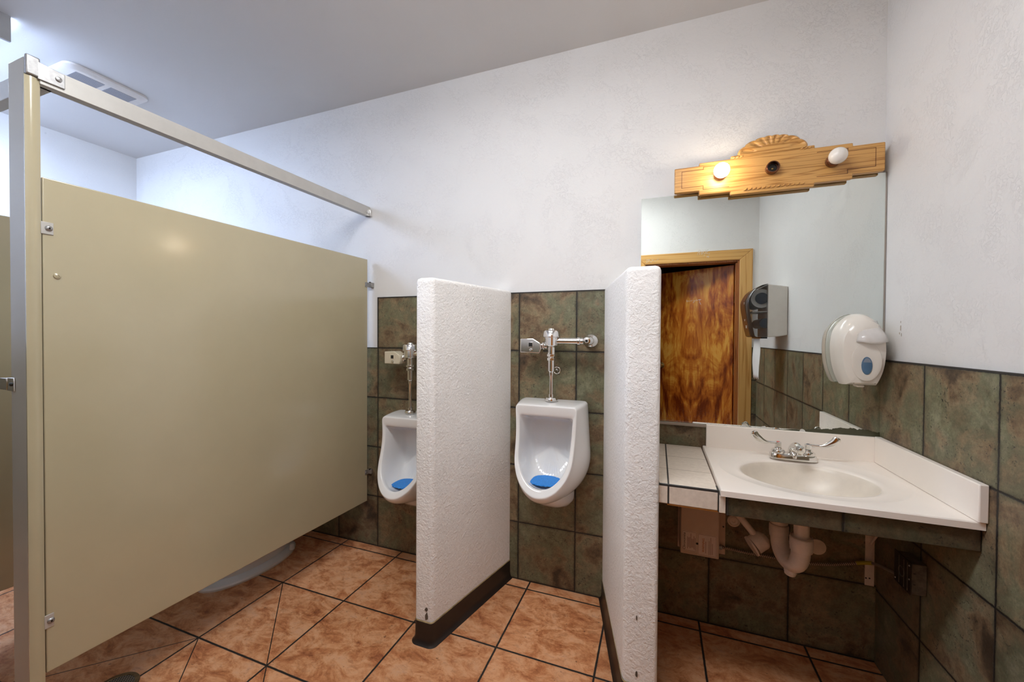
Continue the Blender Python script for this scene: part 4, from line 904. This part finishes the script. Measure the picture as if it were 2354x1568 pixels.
# ------------------------------------------------------------------ under the sink
t = thing('water_heater', 'small beige tankless water heater box with printed labels under the tiled counter', 'water heater', (-0.65, -0.06, 0.345))
b = bm_(); box(b, (-0.733, -0.100, 0.346), (-0.580, -0.014, 0.640)); hb = obj('case', b, 'heater', t, bevel=0.005)
b = bm_(); box(b, (-0.740, -0.0135, 0.330), (-0.545, -0.0105, 0.66)); obj('mounting_plate', b, 'heater', t, bevel=0.001)
for z in (0.365, 0.334+0.12):
    b = bm_(); lathe(b, [(0, 0), (0.004, 0), (0.003, 0.002), (0, 0.002)], (-0.553, -0.0137, z), (0, -1, 0), 10); obj('screw', b, 'dark', t)
for (x0, x1, z0, z1) in ((-0.727, -0.668, 0.362, 0.449), (-0.664, -0.590, 0.352, 0.445)):
    b = bm_(); box(b, (x0, -0.1007, z0), (x1, -0.1, z1)); lb = obj('label_sticker', b, 'label', t)
    b = bm_()
    for a_ in ((x0+0.002, z0+0.002, x1-0.002, z0+0.0028), (x0+0.002, z1-0.0028, x1-0.002, z1-0.002), (x0+0.002, z0+0.002, x0+0.0028, z1-0.002), (x1-0.0028, z0+0.002, x1-0.002, z1-0.002)): box(b, (a_[0], -0.1011, a_[1]), (a_[2], -0.1006, a_[3]))
    if x0 < -0.70:
        for k in range(8): xx = -0.705+0.0043*k; box(b, (xx, -0.1011, 0.368+random.uniform(0, 0.012)), (xx+0.0016, -0.1006, 0.442-random.uniform(0, 0.03)))
    obj('printed_frame', b, 'ink2', lb)
    Rz = Matrix(((0, -1, 0, 0), (0, 0, -1, 0), (1, 0, 0, 0), (0, 0, 0, 1)))    # reads bottom to top, facing the room
    if x0 < -0.70: text_part('Chronomite', 0.0150, 'ink', Matrix.Translation((-0.7175, -0.1010, 0.404)) @ Rz, lb)
    else:
        text_part('WARNING', 0.0125, 'orange', Matrix.Translation((-0.6415, -0.1010, 0.398)) @ Rz, lb)
        b = bm_()
        for k, (zz0, zz1) in ((0, (0.365, 0.415)), (2, (0.36, 0.42)), (3, (0.36, 0.435)), (4, (0.362, 0.41))): box(b, (-0.633+0.0065*k, -0.1011, zz0), (-0.6315+0.0065*k, -0.1006, zz1))
        obj('printed_lines', b, 'ink2', lb)
b = bm_(); lathe(b, [(0, 0), (0.005, 0), (0.004, 0.002), (0, 0.002)], (-0.666, -0.1008, 0.400), (0, -1, 0), 12); obj('case_screw', b, 'dark', t)

b = bm_(); lathe(b, [(0, 0), (0.026, 0), (0.025, 0.006), (0.018, 0.010), (0.016, 0.006), (0.006, 0.006), (0.005, 0.002), (0, 0.002)], (-0.513, -0.0105, 0.487), (0, -1, 0)); o = obj('pipe_escutcheon', b, 'pvc', smooth=True)
tag(o, 'round white pipe collar on the dark tile under the sink apron, left end', 'pipe collar')
b = bm_(); lathe(b, [(0, 0), (0.032, 0), (0.031, 0.004), (0.006, 0.005), (0, 0.005)], (-0.206, -0.0105, 0.430), (0, -1, 0)); o = obj('cover_plate', b, 'pvc', smooth=True)
tag(o, 'plain round white cover plate on the dark tile behind the drain trap', 'cover plate')
t = thing('valve_cover', 'white plastic capped stop valve cover hanging beside the drain trap', 'valve cover', (-0.46, -0.15, 0.46))
a_ = Vector((-0.415, -0.13, 0.490)); d_ = Vector((-0.062, -0.02, -0.046)).normalized()
b = bm_(); lathe(b, [(0, 0), (0.015, 0), (0.033, 0.014), (0.036, 0.020), (0.036, 0.060), (0.0, 0.060)], a_, d_); obj('body', b, 'pvc', t, smooth=True)
b = bm_(); lathe(b, [(0, 0.0), (0.039, 0.0), (0.039, 0.007), (0, 0.008)], a_+d_*0.062+Vector((-0.002, 0, -0.002)), d_+Vector((-0.1, 0, 0.06))); obj('cap', b, 'pvc', t, smooth=True)
b = bm_(); tube(b, [(-0.515, -0.11, 0.560), (-0.475, -0.13, 0.515), (-0.445, -0.14, 0.480)], [0.013, 0.013, 0.014], 16); obj('stem', b, 'pvc', t, smooth=True)

t = thing('drain_trap', 'white plastic P-trap hanging below the oval basin', 'drain trap', (-0.36, -0.2, 0.4))
b = bm_(); tube(b, [(-0.338, -0.275, 0.648), (-0.338, -0.275, 0.56)], 0.024, 24); obj('tailpiece', b, 'pvc', t, smooth=True)
pth = smooth_path([(-0.338, -0.275, 0.575), (-0.340, -0.272, 0.50), (-0.350, -0.255, 0.462), (-0.366, -0.215, 0.452), (-0.377, -0.180, 0.478), (-0.380, -0.165, 0.53), (-0.380, -0.160, 0.60)], 7)
b = bm_(); tube(b, pth, 0.0300, 24); obj('bend', b, 'pvc', t, smooth=True)
for (x, y, z, r) in ((-0.338, -0.275, 0.545, 0.0365), (-0.380, -0.162, 0.535, 0.033)):
    b = bm_(); lathe(b, [(0.025, -0.022), (r-0.002, -0.020), (r, 0.0), (r, 0.024), (r-0.003, 0.028), (0.025, 0.030)], (x, y, z), (0, 0, 1)); obj('slip_nut', b, 'pvc', t, smooth=True)
    b = bm_(); torus(b, (x, y, z+0.031), (0, 0, 1), r-0.004, 0.0025); obj('washer', b, 'pvc_grey', t, smooth=True)
b = bm_(); lathe(b, [(0.0, -0.016), (0.018, -0.016), (0.019, -0.008), (0.021, -0.006), (0.021, 0.012), (0, 0.012)], (-0.358, -0.232, 0.424), (0.1, -0.1, 1)); obj('cleanout_plug', b, 'pvc', t, smooth=True)
b = bm_(); tube(b, smooth_path([(-0.380, -0.160, 0.60), (-0.380, -0.150, 0.635), (-0.380, -0.11, 0.648), (-0.380, -0.011, 0.648)], 5), 0.024, 20); obj('wall_arm', b, 'pvc', t, smooth=True)

t = thing('shelf_bracket', 'white L-shaped steel bracket on the back wall near the corner under the sink', 'bracket', (-0.032, -0.02, 0.31))
b = bm_(); box(b, (-0.0465, -0.0135, 0.308), (-0.0165, -0.0105, 0.775)); box(b, (-0.0465, -0.40, 0.772), (-0.0165, -0.0105, 0.775)); obj('plate', b, 'pvc', t, bevel=0.001)
b = bm_(); tube(b, [(-0.030, -0.0140, 0.475), (-0.020, -0.24, 0.771)], 0.004, 8); obj('brace', b, 'pvc', t)
for x, z in ((-0.0315, 0.338), (-0.043, 0.337)):
    b = bm_(); lathe(b, [(0, 0), (0.003, 0), (0.003, 0.0008), (0, 0.0008)], (x, -0.0136, z), (0, -1, 0), 10); obj('screw_hole', b, 'dark', t)

t = thing('armored_cable', 'spiral metal cable sagging from the water heater to the junction box', 'cable', (-0.3, -0.02, 0.36))
b = bm_(); tube(b, smooth_path([(-0.580, -0.030, 0.368), (-0.549, -0.026, 0.366), (-0.46, -0.024, 0.361), (-0.359, -0.024, 0.360), (-0.290, -0.024, 0.357), (-0.235, -0.024, 0.361), (-0.165, -0.024, 0.371), (-0.118, -0.024, 0.383), (-0.075, -0.026, 0.397)], 6), 0.0055, 10); obj('spiral_sheath', b, 'cable', t, smooth=True)
b = bm_(); tube(b, smooth_path([(-0.080, -0.026, 0.396), (-0.055, -0.028, 0.404), (-0.030, -0.030, 0.408)], 4), 0.0072, 10); obj('tape_wrap', b, 'tape', t, smooth=True, label='yellow tape wrap')
b = bm_(); tube(b, smooth_path([(-0.034, -0.030, 0.4075), (-0.026, -0.045, 0.413), (-0.024, -0.08, 0.425), (-0.026, -0.12, 0.437), (-0.028, -0.17, 0.452), (-0.030, -0.238, 0.470)], 5), 0.0055, 10); obj('grey_sheath', b, 'grey_cable', t, smooth=True)
b = bm_(); tube(b, [(-0.5835, -0.030, 0.368), (-0.560, -0.028, 0.367)], 0.010, 8); obj('connector', b, 'steel', t)

t = thing('junction_box', 'weathered grey metal junction box on the right wall under the sink', 'junction box', (-0.03, -0.27, 0.46))
b = bm_(); box(b, (-0.050, -0.325, 0.462), (-0.0105, -0.235, 0.562)); jb = obj('box', b, 'box', t, bevel=0.002)
b = bm_(); box(b, (-0.0535, -0.328, 0.458), (-0.0505, -0.232, 0.566)); cv = obj('cover', b, 'vinyl', t, bevel=0.001)
b = bm_()
for yy in (-0.310, -0.290, -0.262): box(b, (-0.0545, yy-0.001, 0.466), (-0.0534, yy+0.001, 0.558))
torus(b, (-0.054, -0.277, 0.512), (1, 0, 0), 0.016, 0.0015); obj('embossing', b, 'box', cv)
for yy, zz in ((-0.320, 0.553), (-0.320, 0.508), (-0.241, 0.470)):
    b = bm_(); lathe(b, [(0, 0), (0.003, 0), (0.002, 0.002), (0, 0.002)], (-0.0535, yy, zz), (-1, 0, 0), 10); obj('screw', b, 'steel', cv)
for zz in (0.530, 0.494):
    b = bm_(); box(b, (-0.046, -0.3256, zz), (-0.040, -0.3248, zz+0.0025)); obj('slot', b, 'dark', jb)

# ------------------------------------------------------------------ floor drain
t = thing('floor_drain', 'round bronze floor drain with a diamond grate at the bottom border', 'drain', (-2.69, -1.145, 0))
b = bm_(); lathe(b, [(0.052, 0.0005), (0.068, 0.0005), (0.066, 0.004), (0.054, 0.005), (0.052, 0.002)], (-2.69, -1.145, 0), (0, 0, 1), 40); bmesh.ops.delete(b, geom=[f for f in b.faces if len(f.verts) > 4], context='FACES'); obj('rim', b, 'drain_rim', t, smooth=True)
b = bm_(); lathe(b, [(0, 0.0005), (0.053, 0.0005), (0.053, 0.003), (0, 0.003)], (-2.69, -1.145, 0), (0, 0, 1), 40); obj('grate', b, 'drain_grid', t)
